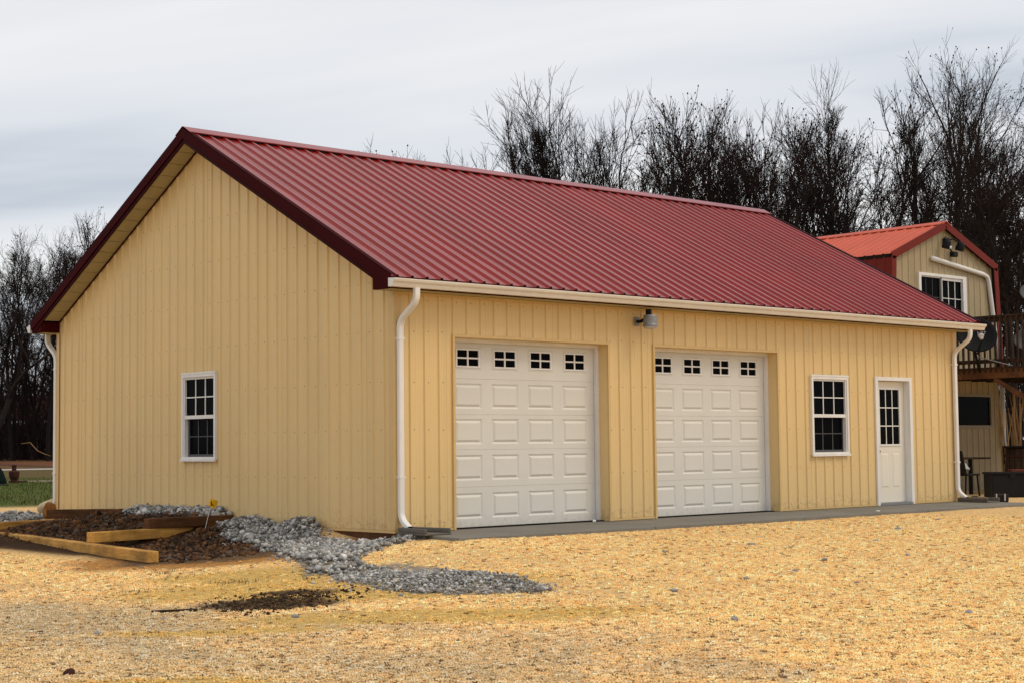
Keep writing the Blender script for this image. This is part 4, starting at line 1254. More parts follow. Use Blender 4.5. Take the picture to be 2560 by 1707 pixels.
def flag():
    b = Vector((-.93, 2.78, .0)); b.z = float(height(b.x, b.y))
    f = empty('marker_flag', tuple(b), 'yellow survey flag with a dark mark on a thin white wire', 'marker flag')
    t = b + Vector((.09, -.045, .37))
    MB().tube([b - Vector((0, 0, .05)), b + (t - b) * .5 + Vector((.004, .0, 0)), t], .0032, 6).build('wire', M['white'], f)
    # vinyl square, tilted and slightly curled; r = viewer's right, u = up
    r = Vector((.738, -.674, 0)); n = Vector((-.674, -.738, 0)); u = Vector((0, 0, 1))
    c = t + r * .02 + u * (-.005)
    ax = (r * .86 - u * .42).normalized(); ay = (u * .90 + r * .40).normalized()
    v = []; fc = []; k = 6
    for s in (0, 1):
        for i in range(k + 1):
            for j in range(k + 1):
                a = (i / k - .5) * .105; bb = (j / k - .5) * .105
                v.append(c + ax * a + ay * bb + n * (.014 * math.sin(i / k * 4.0) + .010 * (j / k) ** 2 - s * .0012))
    w = (k + 1) ** 2
    for i in range(k):
        for j in range(k):
            q = (i * (k + 1) + j, (i + 1) * (k + 1) + j, (i + 1) * (k + 1) + j + 1, i * (k + 1) + j + 1)
            fc.append(q); fc.append(tuple(x + w for x in q[::-1]))
    MB().add(v, fc).build('flag_sheet', M['yellow'], f, smooth=True)
    def P(a, bb, e=.004): return c + ax * (a * .105) + ay * (bb * .105) + n * (.014 * math.sin((a + .5) * 4.0) + .010 * (bb + .5) ** 2 + e)
    mb = MB()
    for p0, p1 in (((-.30, .25), (-.05, -.30)), ((-.15, -.05), (.22, -.22)), ((-.36, -.02), (-.15, -.05)), ((-.05, -.30), (-.22, -.36))):
        pts = [P(p0[0] + (p1[0] - p0[0]) * q / 4, p0[1] + (p1[1] - p0[1]) * q / 4) for q in range(5)]
        for q in range(4): mb.bar(pts[q], pts[q + 1], .0075, .0015, n)
    mb.build('printed_mark', M['black'], f)
flag()

def splash_block(x, y, label, m):
    b = empty('splash_block', (x, y, -.03), label, 'splash block')
    z = -.034
    w0, w1, L = .11, .20, .62
    mb = MB()
    base = [(x - w0, y, z), (x + w0, y, z), (x + w1, y - L, z), (x - w1, y - L, z)]
    mb.prism(base, (0, 0, .022))
    mb.build('trough', m, b, bevel=.006)
    mb = MB()
    for s in (-1, 1):
        p = [(x + s * (w0 - .035), y, z + .022), (x + s * w0, y, z + .022), (x + s * w1, y - L, z + .022), (x + s * (w1 - .035), y - L, z + .022)]
        if s < 0: p = p[::-1]
        mb.prism(p, (0, 0, .055))
    mb.prism([(x - w0 + .035, y, z + .022), (x + w0 - .035, y, z + .022), (x + w0 - .04, y - .03, z + .022), (x - w0 + .04, y - .03, z + .022)][::-1], (0, 0, .055))
    mb.build('rim', m, b, bevel=.012)
M['splash'] = mat('brown_grey_splash_block', (.13, .115, .095), .75, .3, noise=(9, .15), bump=(30, .2, .01))
splash_block(.07, -.10, 'grey brown splash block under the near downspout at the garage corner', M['splash'])
splash_block(12.12, -.10, 'grey splash block under the far downspout beside the cluttered yard', M['splash'])
# crumpled scrap of white paper on the apron
rock('paper_scrap', (3.32, -.06, -.012), .03, (1.3, .8, .8), M['white'], 'crumpled white scrap lying below the first garage door', 'scrap', seed=15, sub=2, rough=.5)
rock('paper_scrap', (7.95, -1.33, -.02), .025, (1.4, .8, .5), M['white'], 'small white scrap on the edge of the concrete apron', 'scrap', seed=16, sub=2, rough=.5)

def wall_lamp():
    L = empty('wall_lamp', (4.25, 0, 2.70), 'grey dusk to dawn lamp with black sensor on the wall above the doors', 'lamp')
    x, z = 4.25, 2.68
    MB().box(x - .05, x + .05, -.028, -.018, z - .06, z + .06).build('mount_plate', M['galv'], L, bevel=.004)
    MB().tube([(x, -.02, z), (x, -.10, z), (x, -.18, z + .03)], .024, 10).build('arm', M['black'], L, smooth=True)
    MB().lathe([(.02, .0), (.085, .002), (.095, -.02), (.098, -.115), (.108, -.14), (.108, -.155), (.10, -.155)], (x, -.27, z + .075), (0, 0, 1), 24).build('lamp_head', M['galv'], L, smooth=False)
    MB().lathe([(.096, -.155), (.092, -.175), (.06, -.19), (.01, -.193)], (x, -.27, z + .075), (0, 0, 1), 24).build('lens', M['pale_plastic'], L, smooth=True)
    MB().lathe([(.040, .0), (.042, .07), (.036, .082), (.004, .084)], (x, -.24, z + .074), (0, 0, 1), 16).build('light_sensor', M['black'], L, smooth=True)
wall_lamp()

# ------------------------------------------------------------------ cottage beside the garage
YB = 3.9
def cottage():
    c = empty('cottage', (18.04, YB, -.1), 'small beige cottage with a bright red gambrel roof behind the garage', 'cottage')
    ax, az = 18.04, 5.60
    kl, kr = (16.12, 4.84), (19.96, 4.84)
    bl, br = (15.78, -.12), (20.30, -.12)
    out = [bl, br, kr, (ax, az), kl]
    back = YB + 8.0
    # ribbed gable sheets between outline lines
    def ztop(x):
        if x <= kl[0]: return kl[1] + (kl[0] - x) * (bl[1] - kl[1]) / (kl[0] - bl[0])
        if x >= kr[0]: return kr[1] + (x - kr[0]) * (br[1] - kr[1]) / (br[0] - kr[0])
        return az - abs(x - ax) * (az - kl[1]) / (ax - kl[0])
    UW = (17.10, 18.86, 3.60, 4.50); LW = (18.05, 19.78, 1.30, 1.97)
    edges = list(np.arange(15.80, 20.3, .9144)) + [20.295]
    for a, b in zip(edges[:-1], edges[1:]):
        pr = rib_profile(a, b, 15.85, .016)
        cuts = [kl[0], kr[0], ax, UW[0], UW[1], LW[0], LW[1]]
        pts = []
        for (xa, ha), (xb, hb) in zip(pr[:-1], pr[1:]):
            pts.append((xa, ha))
            for q in sorted(cuts):
                if xa + 1e-6 < q < xb - 1e-6: pts.append((q, ha + (hb - ha) * (q - xa) / (xb - xa)))
        pts.append(pr[-1]); mb = MB()
        for (xa, ha), (xb, hb) in zip(pts[:-1], pts[1:]):
            xm = (xa + xb) / 2; sp = [(-.12, None)]
            for o in (LW, UW):
                if o[0] < xm < o[1]: sp = sp[:-1] + [(sp[-1][0], o[2]), (o[3], None)]
            for s0, s1 in sp:
                ta = ztop(xa) if s1 is None else s1; tb = ztop(xb) if s1 is None else s1
                mb.add([(xa, YB - ha, s0), (xb, YB - hb, s0), (xb, YB - hb, max(tb, s0)), (xa, YB - ha, max(ta, s0))], [(0, 1, 2, 3)])
        mb.build('wall_sheet', M['wall2'], c)
    mb = MB(); mb.prism([(x, YB + .12, z) for x, z in out][::-1], (0, 7.8, 0)); mb.build('wall_frame', M['dark_void'], c)
    mb = MB(); mb.box(15.9, 20.2, YB + .10, YB + .118, -.1, 1.2); mb.build('wall_frame', M['dark_void'], c)
    # roof: two upper and two steep lower slopes
    yf = YB - .10
    def slope(p0, p1, m, pitch, name, h=.018):
        d = Vector((p1[0] - p0[0], 0, p1[1] - p0[1])); Ls = d.length; d.normalize()
        n = Vector((-d.z, 0, d.x))
        if (p0[0] + p1[0]) / 2 < ax: n = n if n.x < 0 else -n
        else: n = n if n.x > 0 else -n
        js = np.arange(yf, back, .9144).tolist() + [back]
        for a, b in zip(js[:-1], js[1:]):
            pr = rib_profile(a, b, yf + .2, h); v = []; f = []
            for y, hh in pr:
                for s in (0, Ls): v.append(Vector((p0[0], y, p0[1])) + d * s + n * (hh + .05))
            for k in range(len(pr) - 1): f.append((k * 2, k * 2 + 1, k * 2 + 3, k * 2 + 2))
            MB().add(v, f).build(name, m, c)
        MB().prism([Vector((p0[0], yf + .03, p0[1])) + n * .045, Vector((p1[0], yf + .03, p1[1])) + n * .045, Vector((p1[0], yf + .03, p1[1])) - n * .03, Vector((p0[0], yf + .03, p0[1])) - n * .03], (0, back - yf - .06, 0)).build('roof_deck', M['dark_void'], c)
        # front trim board
        e0, e1 = Vector((p0[0], yf, p0[1])), Vector((p1[0], yf, p1[1]))
        MB().prism([e0 + n * .085, e1 + n * .085, e1 - n * .075, e0 - n * .075], (0, -.02, 0)).build('rake_trim', M['red2_trim'], c)
    e = .10
    kx = lambda k, s: (k[0] + s * e, k[1] - e * (az - kl[1]) / (ax - kl[0]))
    slope((ax, az), kx(kl, -1), M['red2'], .2286, 'roof_sheet'); slope((ax, az), kx(kr, 1), M['red2'], .2286, 'roof_sheet')
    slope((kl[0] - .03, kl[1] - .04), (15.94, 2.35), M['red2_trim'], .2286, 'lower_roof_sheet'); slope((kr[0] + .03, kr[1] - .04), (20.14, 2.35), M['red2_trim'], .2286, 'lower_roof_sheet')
    s_ = (az - kl[1]) / (ax - kl[0])
    MB().prism([(ax - .17, yf - .03, az + .085 - .17 * s_), (ax, yf - .03, az + .095), (ax + .17, yf - .03, az + .085 - .17 * s_), (ax + .17, yf - .03, az + .07 - .17 * s_), (ax, yf - .03, az + .078), (ax - .17, yf - .03, az + .07 - .17 * s_)], (0, back - yf + .03, 0)).build('ridge_cap', M['red2'], c)
    # upper sliding window
    w = empty('sliding_window', (17.98, YB, 4.05)); w.parent = c; w.location = (17.98 - 18.04, 0, 4.05 + .1)
    def part(name, m, boxes):
        mb = MB()
        for q in boxes: mb.box(*q)
        return mb.build(name, m, w)
    x0, x1, z0, z1 = UW
    part('window_frame', M['white'], [(x0 - .03, x0 + .05, YB - .05, YB + .04, z0 - .03, z1 + .04), (x1 - .11, x1 + .03, YB - .05, YB + .04, z0 - .03, z1 + .04), (x0 + .05, x1 - .11, YB - .05, YB + .04, z1 - .02, z1 + .04), (x0 + .05, x1 - .11, YB - .05, YB + .04, z0 - .03, z0 + .04)])
    xm = (x0 + x1) / 2 - .02
    part('sash', M['galv'], [(xm - .05, xm, YB - .03, YB + .01, z0 + .04, z1 - .02)])
    part('sash', M['white'], [(xm, xm + .03, YB - .02, YB + .02, z0 + .04, z1 - .02), (xm + .03, x1 - .11, YB - .02, YB + .02, z1 - .08, z1 - .02), (x0 + .05, xm - .05, YB - .02, YB + .02, z1 - .045, z1 - .02)])
    a, b = xm + .03, x1 - .11; cw = (b - a) / 3; zz = [z0 + .04, z0 + .44, z1 - .08]
    part('muntin', M['white'], [(a + k * cw - .008, a + k * cw + .008, YB - .004, YB + .01, zz[0], zz[2]) for k in (1, 2)] + [(a, b, YB - .002, YB + .008, zz[1] - .008, zz[1] + .008)])
    for i in range(3):
        for j in range(2): part('pane', M['glass'], [(a + i * cw + .004, a + (i + 1) * cw - .004, YB + .011, YB + .016, zz[j] + .004, zz[j + 1] - .004)])
    part('pane', M['glass'], [(x0 + .05, xm - .05, YB + .011, YB + .016, z0 + .04, z1 - .05)])
    part('muntin', M['muntin_dim'], [(x0 + .05 + k * .24, x0 + .06 + k * .24, YB + .002, YB + .010, z0 + .04, z1 - .05) for k in (1, 2)] + [(x0 + .05, xm - .05, YB + .002, YB + .009, zz[1] - .006, zz[1] + .006)])
    # lower window
    w = empty('ground_window', (18.9, YB, 1.6)); w.parent = c; w.location = (18.9 - 18.04, 0, 1.7)
    x0, x1, z0, z1 = LW
    part('window_frame', M['house_wall'], [(x0 - .03, x0 + .04, YB - .04, YB + .03, z0 - .04, z1 + .04), (x1 - .03, x1 + .04, YB - .04, YB + .03, z0 - .04, z1 + .04), (x0 + .04, x1 - .03, YB - .04, YB + .03, z1 - .02, z1 + .04), (x0 + .04, x1 - .03, YB - .04, YB + .03, z0 - .04, z0 + .03)])
    part('pane', M['glass'], [(x0 + .04, x1 - .03, YB + .0, YB + .006, z0 + .03, z1 - .02)])
    # white gutter pipe running down across the gable, and the lower downspout
    P = [(17.55, YB - .06, 4.86), (18.6, YB - .06, 4.745), (19.55, YB - .06, 4.64), (19.70, YB - .06, 4.60), (19.77, YB - .06, 4.48), (19.92, YB - .06, 3.70), (20.10, YB - .06, 2.75)]
    MB().tube(P, [.052, .052, .052, .052, .050, .048, .048], 10).build('downspout', M['white'], c, smooth=True)
    P = [(20.18, YB - .07, 2.28), (20.19, YB - .07, 1.0), (20.20, YB - .08, .88), (20.26, YB - .14, .80), (20.34, YB - .22, .77)]
    MB().tube(P, .050, 10).build('downspout', M['white'], c, smooth=True)
    f = empty('flood_light', (18.17, YB, 5.25), 'black twin flood light with sensor fixed under the cottage ridge', 'flood light')
    MB().box(18.06, 18.26, YB - .06, YB - .018, 5.22, 5.34).build('mount_box', M['black'], f, bevel=.01)
    for dx, dz in ((-.22, -.02), (.30, -.03)):
        MB().tube([(18.16 + dx * .2, YB - .05, 5.30), (18.16 + dx * .6, YB - .10, 5.36 + dz), (18.16 + dx, YB - .14, 5.30 + dz)], .018, 8).build('arm', M['black'], f)
        MB().lathe([(.045, .10), (.075, .06), (.095, -.03), (.095, -.10), (.085, -.10), (.06, -.04)], (18.16 + dx, YB - .19, 5.20 + dz), (0, -.35, 1), 16).build('lamp_head', M['black'], f)
    MB().tube([(18.20, YB - .05, 5.24), (18.20, YB - .10, 5.10), (18.24, YB - .14, 5.0)], .016, 8).build('arm', M['black'], f)
    MB().box(18.18, 18.36, YB - .20, YB - .09, 4.93, 5.04).build('motion_sensor', M['black'], f, bevel=.02)
    MB().lathe([(.03, 0), (.034, .012), (.01, .02)], (17.94, YB - .27, 5.10), (0, -1, -.2), 10).build('bulb', M['white'], f)
cottage()

def deck():
    X, zf, zr = 17.4, 2.40, 3.50
    d = empty('wooden_deck', (19, 2.2, -.1), 'dark weathered upstairs deck with railing in front of the cottage', 'deck')
    y0, y1 = -.9, YB - .03
    MB().box(X, X + .045, y0, y1, zf - .14, zf + .06).build('side_beam', M['deck_red'], d, bevel=.004)
    MB().box(X + .045, 22.2, y0, y0 + .045, zf - .14, zf + .06).build('front_beam', M['deck_red'], d)
    for k in range(8):
        x = X + .4 + k * .6
        MB().box(x, x + .04, y0 + .045, y1, zf - .13, zf + .06).build('joist', M['deck'], d)
    y = y0
    while y < y1 - .05:
        MB().box(X - .03, 22.2, y, min(y + .135, y1), zf + .06, zf + .09).build('floor_board', M['deck'], d); y += .142
    # side railing along y, front railing along x
    MB().box(X - .03, X + .11, y0 - .04, y1, zr, zr + .035).build('top_rail', M['deck'], d)
    MB().box(X + .01, X + .05, y0, y1, zr - .10, zr).build('top_rail', M['deck'], d)
    MB().box(X + .01, X + .05, y0, y1, zf + .17, zf + .25).build('bottom_rail', M['deck'], d)
    y = y0 + .06; k = 0
    while y < y1 - .03:
        MB().box(X - .026, X + .008, y, y + .034, zf - .02, zr - .002).build('baluster', M['deck'], d); y += .125; k += 1
    MB().box(X, 22.2, y0 - .04, y0 + .10, zr, zr + .035).build('top_rail', M['deck'], d)
    x = X + .06
    while x < 22.2:
        MB().box(x, x + .034, y0 - .032, y0 - .002, zf - .02, zr - .002).build('baluster', M['deck'], d); x += .125
    for px, py in ((X + .02, y0 + .02), (22.1, y0 + .02), (X + .02, 1.42)):
        MB().box(px - .045, px + .045, py - .045, py + .045, -.1 if py < 1 else zf, zr + .1 if py < 1 else zr).build('post', M['deck'], d, bevel=.004)
    MB().bar((X + .03, 2.35, zf - .16), (X + .03, -.80, .35), .09, .09, (1, 0, 0)).build('brace', M['deck_red'], d)
deck()

def dish(name, c, aim, rx, ry, m, label, mount=None, lnb=True, text=None, spot=None):
    """oval reflector: aim = boresight"""
    c = Vector(c); aim = Vector(aim).normalized()
    r = aim.cross(Vector((0, 0, 1))).normalized(); r = -r if r.dot(Vector((.738, -.674, 0))) < 0 else r
    u = r.cross(aim); u = u if u.z > 0 else -u
    o = empty(name, tuple(mount if mount else c), label, 'satellite dish')
    v = []; f = []; K = 36; R = 7
    for s in (0, 1):
        for i in range(R + 1):
            q = i / R
            for k in range(K):
                a = 2 * math.pi * k / K
                v.append(c + r * (rx * q * math.cos(a)) + u * (ry * q * math.sin(a)) + aim * (.11 * q * q * max(rx, ry) / .4 - s * .012))
    n = (R + 1) * K
    for i in range(R):
        for k in range(K):
            q = (i * K + k, i * K + (k + 1) % K, (i + 1) * K + (k + 1) % K, (i + 1) * K + k)
            f.append(q); f.append(tuple(x + n for x in q[::-1]))
    for k in range(K): f.append((R * K + k, R * K + (k + 1) % K, n + R * K + (k + 1) % K, n + R * K + k))
    MB().add(v, f).build('reflector', m, o, smooth=True)
    mb = MB(); b = c - aim * .08
    mb.bar(b + u * .10, b - u * .10, .12, .08, aim); mb.build('bracket', M['black'], o)
    if lnb:
        e = c + aim * (.36) - u * (ry * .42)
        MB().tube([c - u * ry * .98 - aim * .02, c - u * (ry * .75) + aim * .22, e - u * .06], .018, 8).build('feed_arm', M['black'], o)
        MB().lathe([(.03, -.05), (.045, .0), (.06, .02), (.06, .05), (.04, .06)], e, u * 1.0 - aim * .15, 14).build('feed_horn', M['pale_plastic'], o)
    if mount:
        mt = Vector(mount)
        MB().tube([b, b - Vector((0, 0, ry * .7)), mt], .028, 8).build('mast', M['black'], o)
    if text:
        cu = bpy.data.curves.new('lettering', 'FONT'); cu.body = text; cu.size = .092; cu.extrude = .001; cu.align_x = 'CENTER'
        to = bpy.data.objects.new('tmp', cu); COL.objects.link(to)
        bpy.context.view_layer.update()
        dg = bpy.context.evaluated_depsgraph_get()
        me = bpy.data.meshes.new_from_object(to.evaluated_get(dg)); bpy.data.objects.remove(to)
        # lay the letters on the curved face
        hx, hy = spot
        for w in me.vertices:
            px, py = w.co.x + hx, w.co.y + hy
            q2 = (px / rx) ** 2 + (py / ry) ** 2
            p = c + r * px + u * py + aim * (.11 * q2 * max(rx, ry) / .4 + .003 + w.co.z) - Vector(o.location)
            w.co = p
        me.materials.clear(); me.materials.append(M['print_white'])
        lo = bpy.data.objects.new('lettering', me); COL.objects.link(lo); lo.parent = o
    return o, c, r, u, aim
o, c, r, u, aim = dish('satellite_dish', (16.75, 2.36, 3.08), (-.62, -.68, .30), .41, .37, M['dish'], 'large dark oval satellite dish in front of the deck railing', mount=(17.28, 2.62, 2.42), text='NET', spot=(.125, .035))
MB().bar((16.92, 2.40, 2.68), (17.36, 1.92, 2.50), .02, .02).build('strut', M['galv'], o)
o, c, r, u, aim = dish('satellite_dish', (19.15, 2.36, 4.03), (-.55, -.60, .62), .36, .30, M['dish_grey'], 'grey satellite dish with a red and white mark above the deck rail', mount=(19.3, 2.5, 3.2), lnb=False)
for (a, b, w, h, mm) in ((-.10, .04, .13, .055, 'print_red'), (.05, -.02, .07, .04, 'print_white')):
    q2 = (a / .36) ** 2 + (b / .30) ** 2
    cc = c + r * a + u * b + aim * (.11 * q2 * .9 + .006)
    MB().prism([cc - r * w / 2 - u * h / 2, cc + r * w / 2 - u * h / 2, cc + r * w / 2 * .8 + u * h / 2, cc - r * w / 2 * .9 + u * h / 2], aim * .002).build('printed_mark', M[mm], o)
dish('satellite_dish', (18.25, 2.05, 3.02), (-.75, -.45, .50), .30, .26, M['dish_grey'], 'pale grey dish standing behind the deck balusters', mount=(18.4, 2.2, 2.50), lnb=False)

# things standing in the yard under the deck
def clutter():
    gz = lambda x, y: float(height(x, y))
    # table
    x, y = 16.15, 2.75; z = gz(x, y)
    t = empty('garden_table', (x, y, z), 'dark wooden garden table standing under the deck', 'table')
    for k in range(5):
        MB().box(x - .60, x + 1.05, y - .38 + k * .155, y - .38 + k * .155 + .145, z + .70, z + .735).build('table_board', M['deck'], t, bevel=.004)
    for a in (-.45, .42):
        for b in (-.30, .28): MB().box(x + a - .03, x + a + .03, y + b - .03, y + b + .03, z, z + .70).build('leg', M['black'], t)
    MB().box(x - .5, x + .5, y - .06, y - .02, z + .60, z + .70).build('apron_board', M['deck'], t)
    b = empty('storage_box', (x - .38, y - .15, z + .735), 'small dark box with a pale lid on the garden table', 'box')
    MB().box(x - .55, x - .12, y - .3, y + .02, z + .737, z + .80).build('body', M['black'], b, bevel=.006)
    MB().box(x - .56, x - .11, y - .31, y + .03, z + .801, z + .825).build('lid', M['pale_plastic'], b, bevel=.006)
    # chair in front of the table
    x, y = 15.55, 2.0; z = gz(x, y)
    ch = empty('garden_chair', (x, y, z), 'dark garden chair beside the table with a pale bag on it', 'chair')
    MB().box(x - .24, x + .24, y - .24, y + .24, z + .40, z + .435).build('seat', M['black'], ch, bevel=.01)
    MB().prism([(x - .26, y - .24, z + .43), (x - .26, y + .24, z + .43), (x - .40, y + .24, z + .88), (x - .40, y - .24, z + .88)], (.035, 0, 0)).build('backrest', M['black'], ch)
    for a, bb, sp in ((-.2, -.2, -.04), (.2, -.2, .06), (-.2, .2, -.04), (.2, .2, .06)):
        MB().tube([(x + a, y + bb, z + .40), (x + a + sp * .4, y + bb, z + .2), (x + a + sp, y + bb, z)], .018, 8).build('leg', M['black'], ch)
    rock('bag', (x + .02, y - .02, z + .53), .13, (1.1, .9, .8), M['pale_plastic'], 'crumpled pale bag lying on the garden chair', 'bag', seed=23, rough=.3)
    # black chest with reddish lid board
    x, y = 15.55, 1.02; z = gz(x, y)
    k = empty('black_chest', (x, y, z), 'large black chest standing on the gravel at the right edge', 'chest')
    ca, sa = .738, -.674
    def R(px, py): return (x + px * ca + py * .674, y + px * sa + py * .738)
    def rb(x0, x1, y0, y1, z0, z1): return MB().prism([(*R(a, b), z0) for a, b in ((x0, y0), (x1, y0), (x1, y1), (x0, y1))], (0, 0, z1 - z0))
    rb(-.38, .85, -.25, .30, z, z + .43).build('body', M['black'], k, bevel=.015)
    rb(-.40, .87, -.27, .32, z + .432, z + .475).build('lid', M['black'], k, bevel=.01)
    rb(-.05, .06, -.275, -.262, z + .36, z + .44).build('latch', M['black'], k)
    o = rb(.05, .45, -.10, .18, z + .477, z + .52).build('red_board', M['red_brick'], None, bevel=.004)
    tag(o, 'reddish board lying on top of the black chest', 'board')
    # small black container with pale straps
    x, y = 13.05, -.28; z = gz(x, y)
    k = empty('work_bag', (x, y, z), 'small black bag with two pale straps at the end of the concrete', 'bag')
    rb(-.10, .14, -.08, .08, z, z + .15).build('body', M['black'], k, bevel=.03)
    for a in (-.09, .055): rb(a, a + .022, -.088, -.078, z + .03, z + .155).build('strap', M['pale_plastic'], k, bevel=.003)
    # staved tub with litter on top
    x, y = 17.6, 1.85; z = gz(x, y)
    k = empty('wooden_tub', (x, y, z), 'dark staved wooden tub behind the black chest', 'tub')
    for i in range(18):
        a0, a1 = 2 * math.pi * i / 18 + .02, 2 * math.pi * (i + 1) / 18 - .02
        q = []
        for rr, zz in ((.34, 0), (.385, .45), (.35, .92)):
            q += [(x + rr * math.cos(a0), y + rr * math.sin(a0), z + zz), (x + rr * math.cos(a1), y + rr * math.sin(a1), z + zz), (x + (rr - .03) * math.cos(a1), y + (rr - .03) * math.sin(a1), z + zz), (x + (rr - .03) * math.cos(a0), y + (rr - .03) * math.sin(a0), z + zz)]
        f = []
        for j in range(2):
            for e in range(4): f.append((j * 4 + e, j * 4 + (e + 1) % 4, (j + 1) * 4 + (e + 1) % 4, (j + 1) * 4 + e))
        f += [(3, 2, 1, 0), (8, 9, 10, 11)]
        MB().add(q, f).build('stave', M['deck'], k)
    for zz, rr in ((.12, .362), (.74, .375)): MB().lathe([(rr, 0), (rr + .006, 0), (rr + .006, .04), (rr, .04)], (x, y, z + zz), (0, 0, 1), 24).build('hoop', M['rust'], k)
    MB().lathe([(.34, .90), (.42, .93), (.42, .955), (.02, .96)], (x, y, z), (0, 0, 1), 24).build('lid', M['black'], k)
    for i in range(5):
        rock('rag', (x - .22 + i * .10, y - .20 + .03 * (i % 2), z + .99), .045, (1.3, .9, .6), M['pale_plastic'] if i % 2 else M['red_brick'], 'scrap of cloth lying on the tub lid', 'cloth scrap', 'scraps on the tub lid', seed=60 + i, sub=2, rough=.4)
    # dry stalks leaning behind the tub
    g = np.random.default_rng(3)
    k = empty('dry_stalks', (17.95, 2.3, -.1), 'tall tan dried stalks standing upright behind the tub', 'plant')
    for i in range(46):
        bx, by = 17.75 + g.uniform(-.15, .75), 2.15 + g.uniform(-.35, .35); hh = g.uniform(1.5, 2.3)
        lx, ly = g.normal(0, .12), g.normal(0, .12)
        pts = [(bx, by, -.1), (bx + lx * .4, by + ly * .4, -.1 + hh * .5), (bx + lx, by + ly, -.1 + hh)]
        MB().tube(pts, [g.uniform(.012, .026), .016, .008], 6).build('stalk', M['stalk'], k, smooth=True)
    # edging board and tarp scraps on the ground
    tag(MB().bar((13.3, .42, gz(13.3, .42) + .03), (14.6, 1.15, gz(14.6, 1.15) + .03), .10, .05).build('board', M['deck'], bevel=.005), 'brown board lying on the ground before the garden chair', 'board')
clutter()

# things on the lawn left of the garage
def lawn_things():
    x, y = 7.72, 29.29; z = float(height(x, y))
    o = empty('covered_mound', (x, y, z), 'dark green domed cover at the left edge of the lawn', 'cover')
    MB().lathe([(.98, 0), (.96, .15), (.86, .42), (.66, .68), (.36, .84), (.05, .89)], (x, y, z - .02), (0, 0, 1), 28).build('cover_sheet', M['green_tarp'], o, smooth=True)
    MB().lathe([(1.0, 0), (1.02, .03), (1.0, .06), (.975, .06)], (x, y, z - .01), (0, 0, 1), 28).build('rim', M['black'], o)
    x, y = 9.62, 30.6; z = float(height(x, y))
    o = empty('iron_stand', (x, y, z), 'rusty iron stand pipe with a crosspiece on the lawn', 'stand pipe')
    MB().lathe([(.10, -.03), (.10, .10), (.15, .20), (.16, .34), (.10, .36), (.07, .38), (.065, .50), (.085, .51), (.085, .54), (.02, .56)], (x, y, z), (0, 0, 1), 14).build('pipe', M['rust'], o)
    MB().box(x - .13, x + .13, y - .035, y + .035, z + .31, z + .37).build('crosspiece', M['rust'], o)
    for i, (a, b, l, m) in enumerate(((10.2, 30.9, .5, 'plank'), (10.65, 30.55, .45, 'plank'), (9.95, 31.0, .55, 'rust'))):
        z = float(height(a, b))
        tag(MB().bar((a - l * .37, b + l * .34, z + .03), (a + l * .37, b - l * .34, z + .03), .14, .05).build('board', M[m]), ['pale board lying in the grass left of the gable, nearer the stand pipe', 'pale board lying in the grass closest to the wall', 'rust coloured board lying beside the iron stand pipe'][i], 'board')
    # white edging strip across the lawn
    a, b = Vector((13.6, 45.2, 0)), Vector((18.3, 43.5, 0)); a.z = float(height(a.x, a.y)) + .05; b.z = float(height(b.x, b.y)) + .05
    tag(MB().bar(a, b, .05, .045).build('edging_rail', M['white']), 'long thin white rail lying across the lawn before the trees', 'rail')
    # far house seen between the trunks
    c = Vector((36.5, 82.0, 0)); hz = float(height(c.x, c.y)) - .2
    h = empty('far_house', (c.x, c.y, hz), 'pale far house with a brown roof seen between the tree trunks', 'house', rz=math.radians(-42))
    def B(x0, x1, y0, y1, z0, z1): return MB().box(x0, x1, y0, y1, z0, z1)
    B(-9, 9, 0, 7, 0, 2.5).build('wall', M['house_wall'], h, local=True)
    MB().prism([(-9.4, -.5, 2.45), (-9.4, 7.5, 2.45), (-9.4, 3.5, 4.4)], (18.8, 0, 0)).build('roof', M['house_roof'], h, local=True)
    B(-9.4, 9.4, -.56, -.48, 2.36, 2.58).build('eave_board', M['white'], h, local=True)
    for k in range(5):
        x = -7 + k * 3.4
        w = B(x - .55, x + .55, -.04, -.002, .9, 2.0).build('window', M['white'], h, local=True)
        w2 = B(x - .45, x + .45, -.06, -.042, 1.0, 1.9).build('pane', M['glass'], w, local=True)
lawn_things()

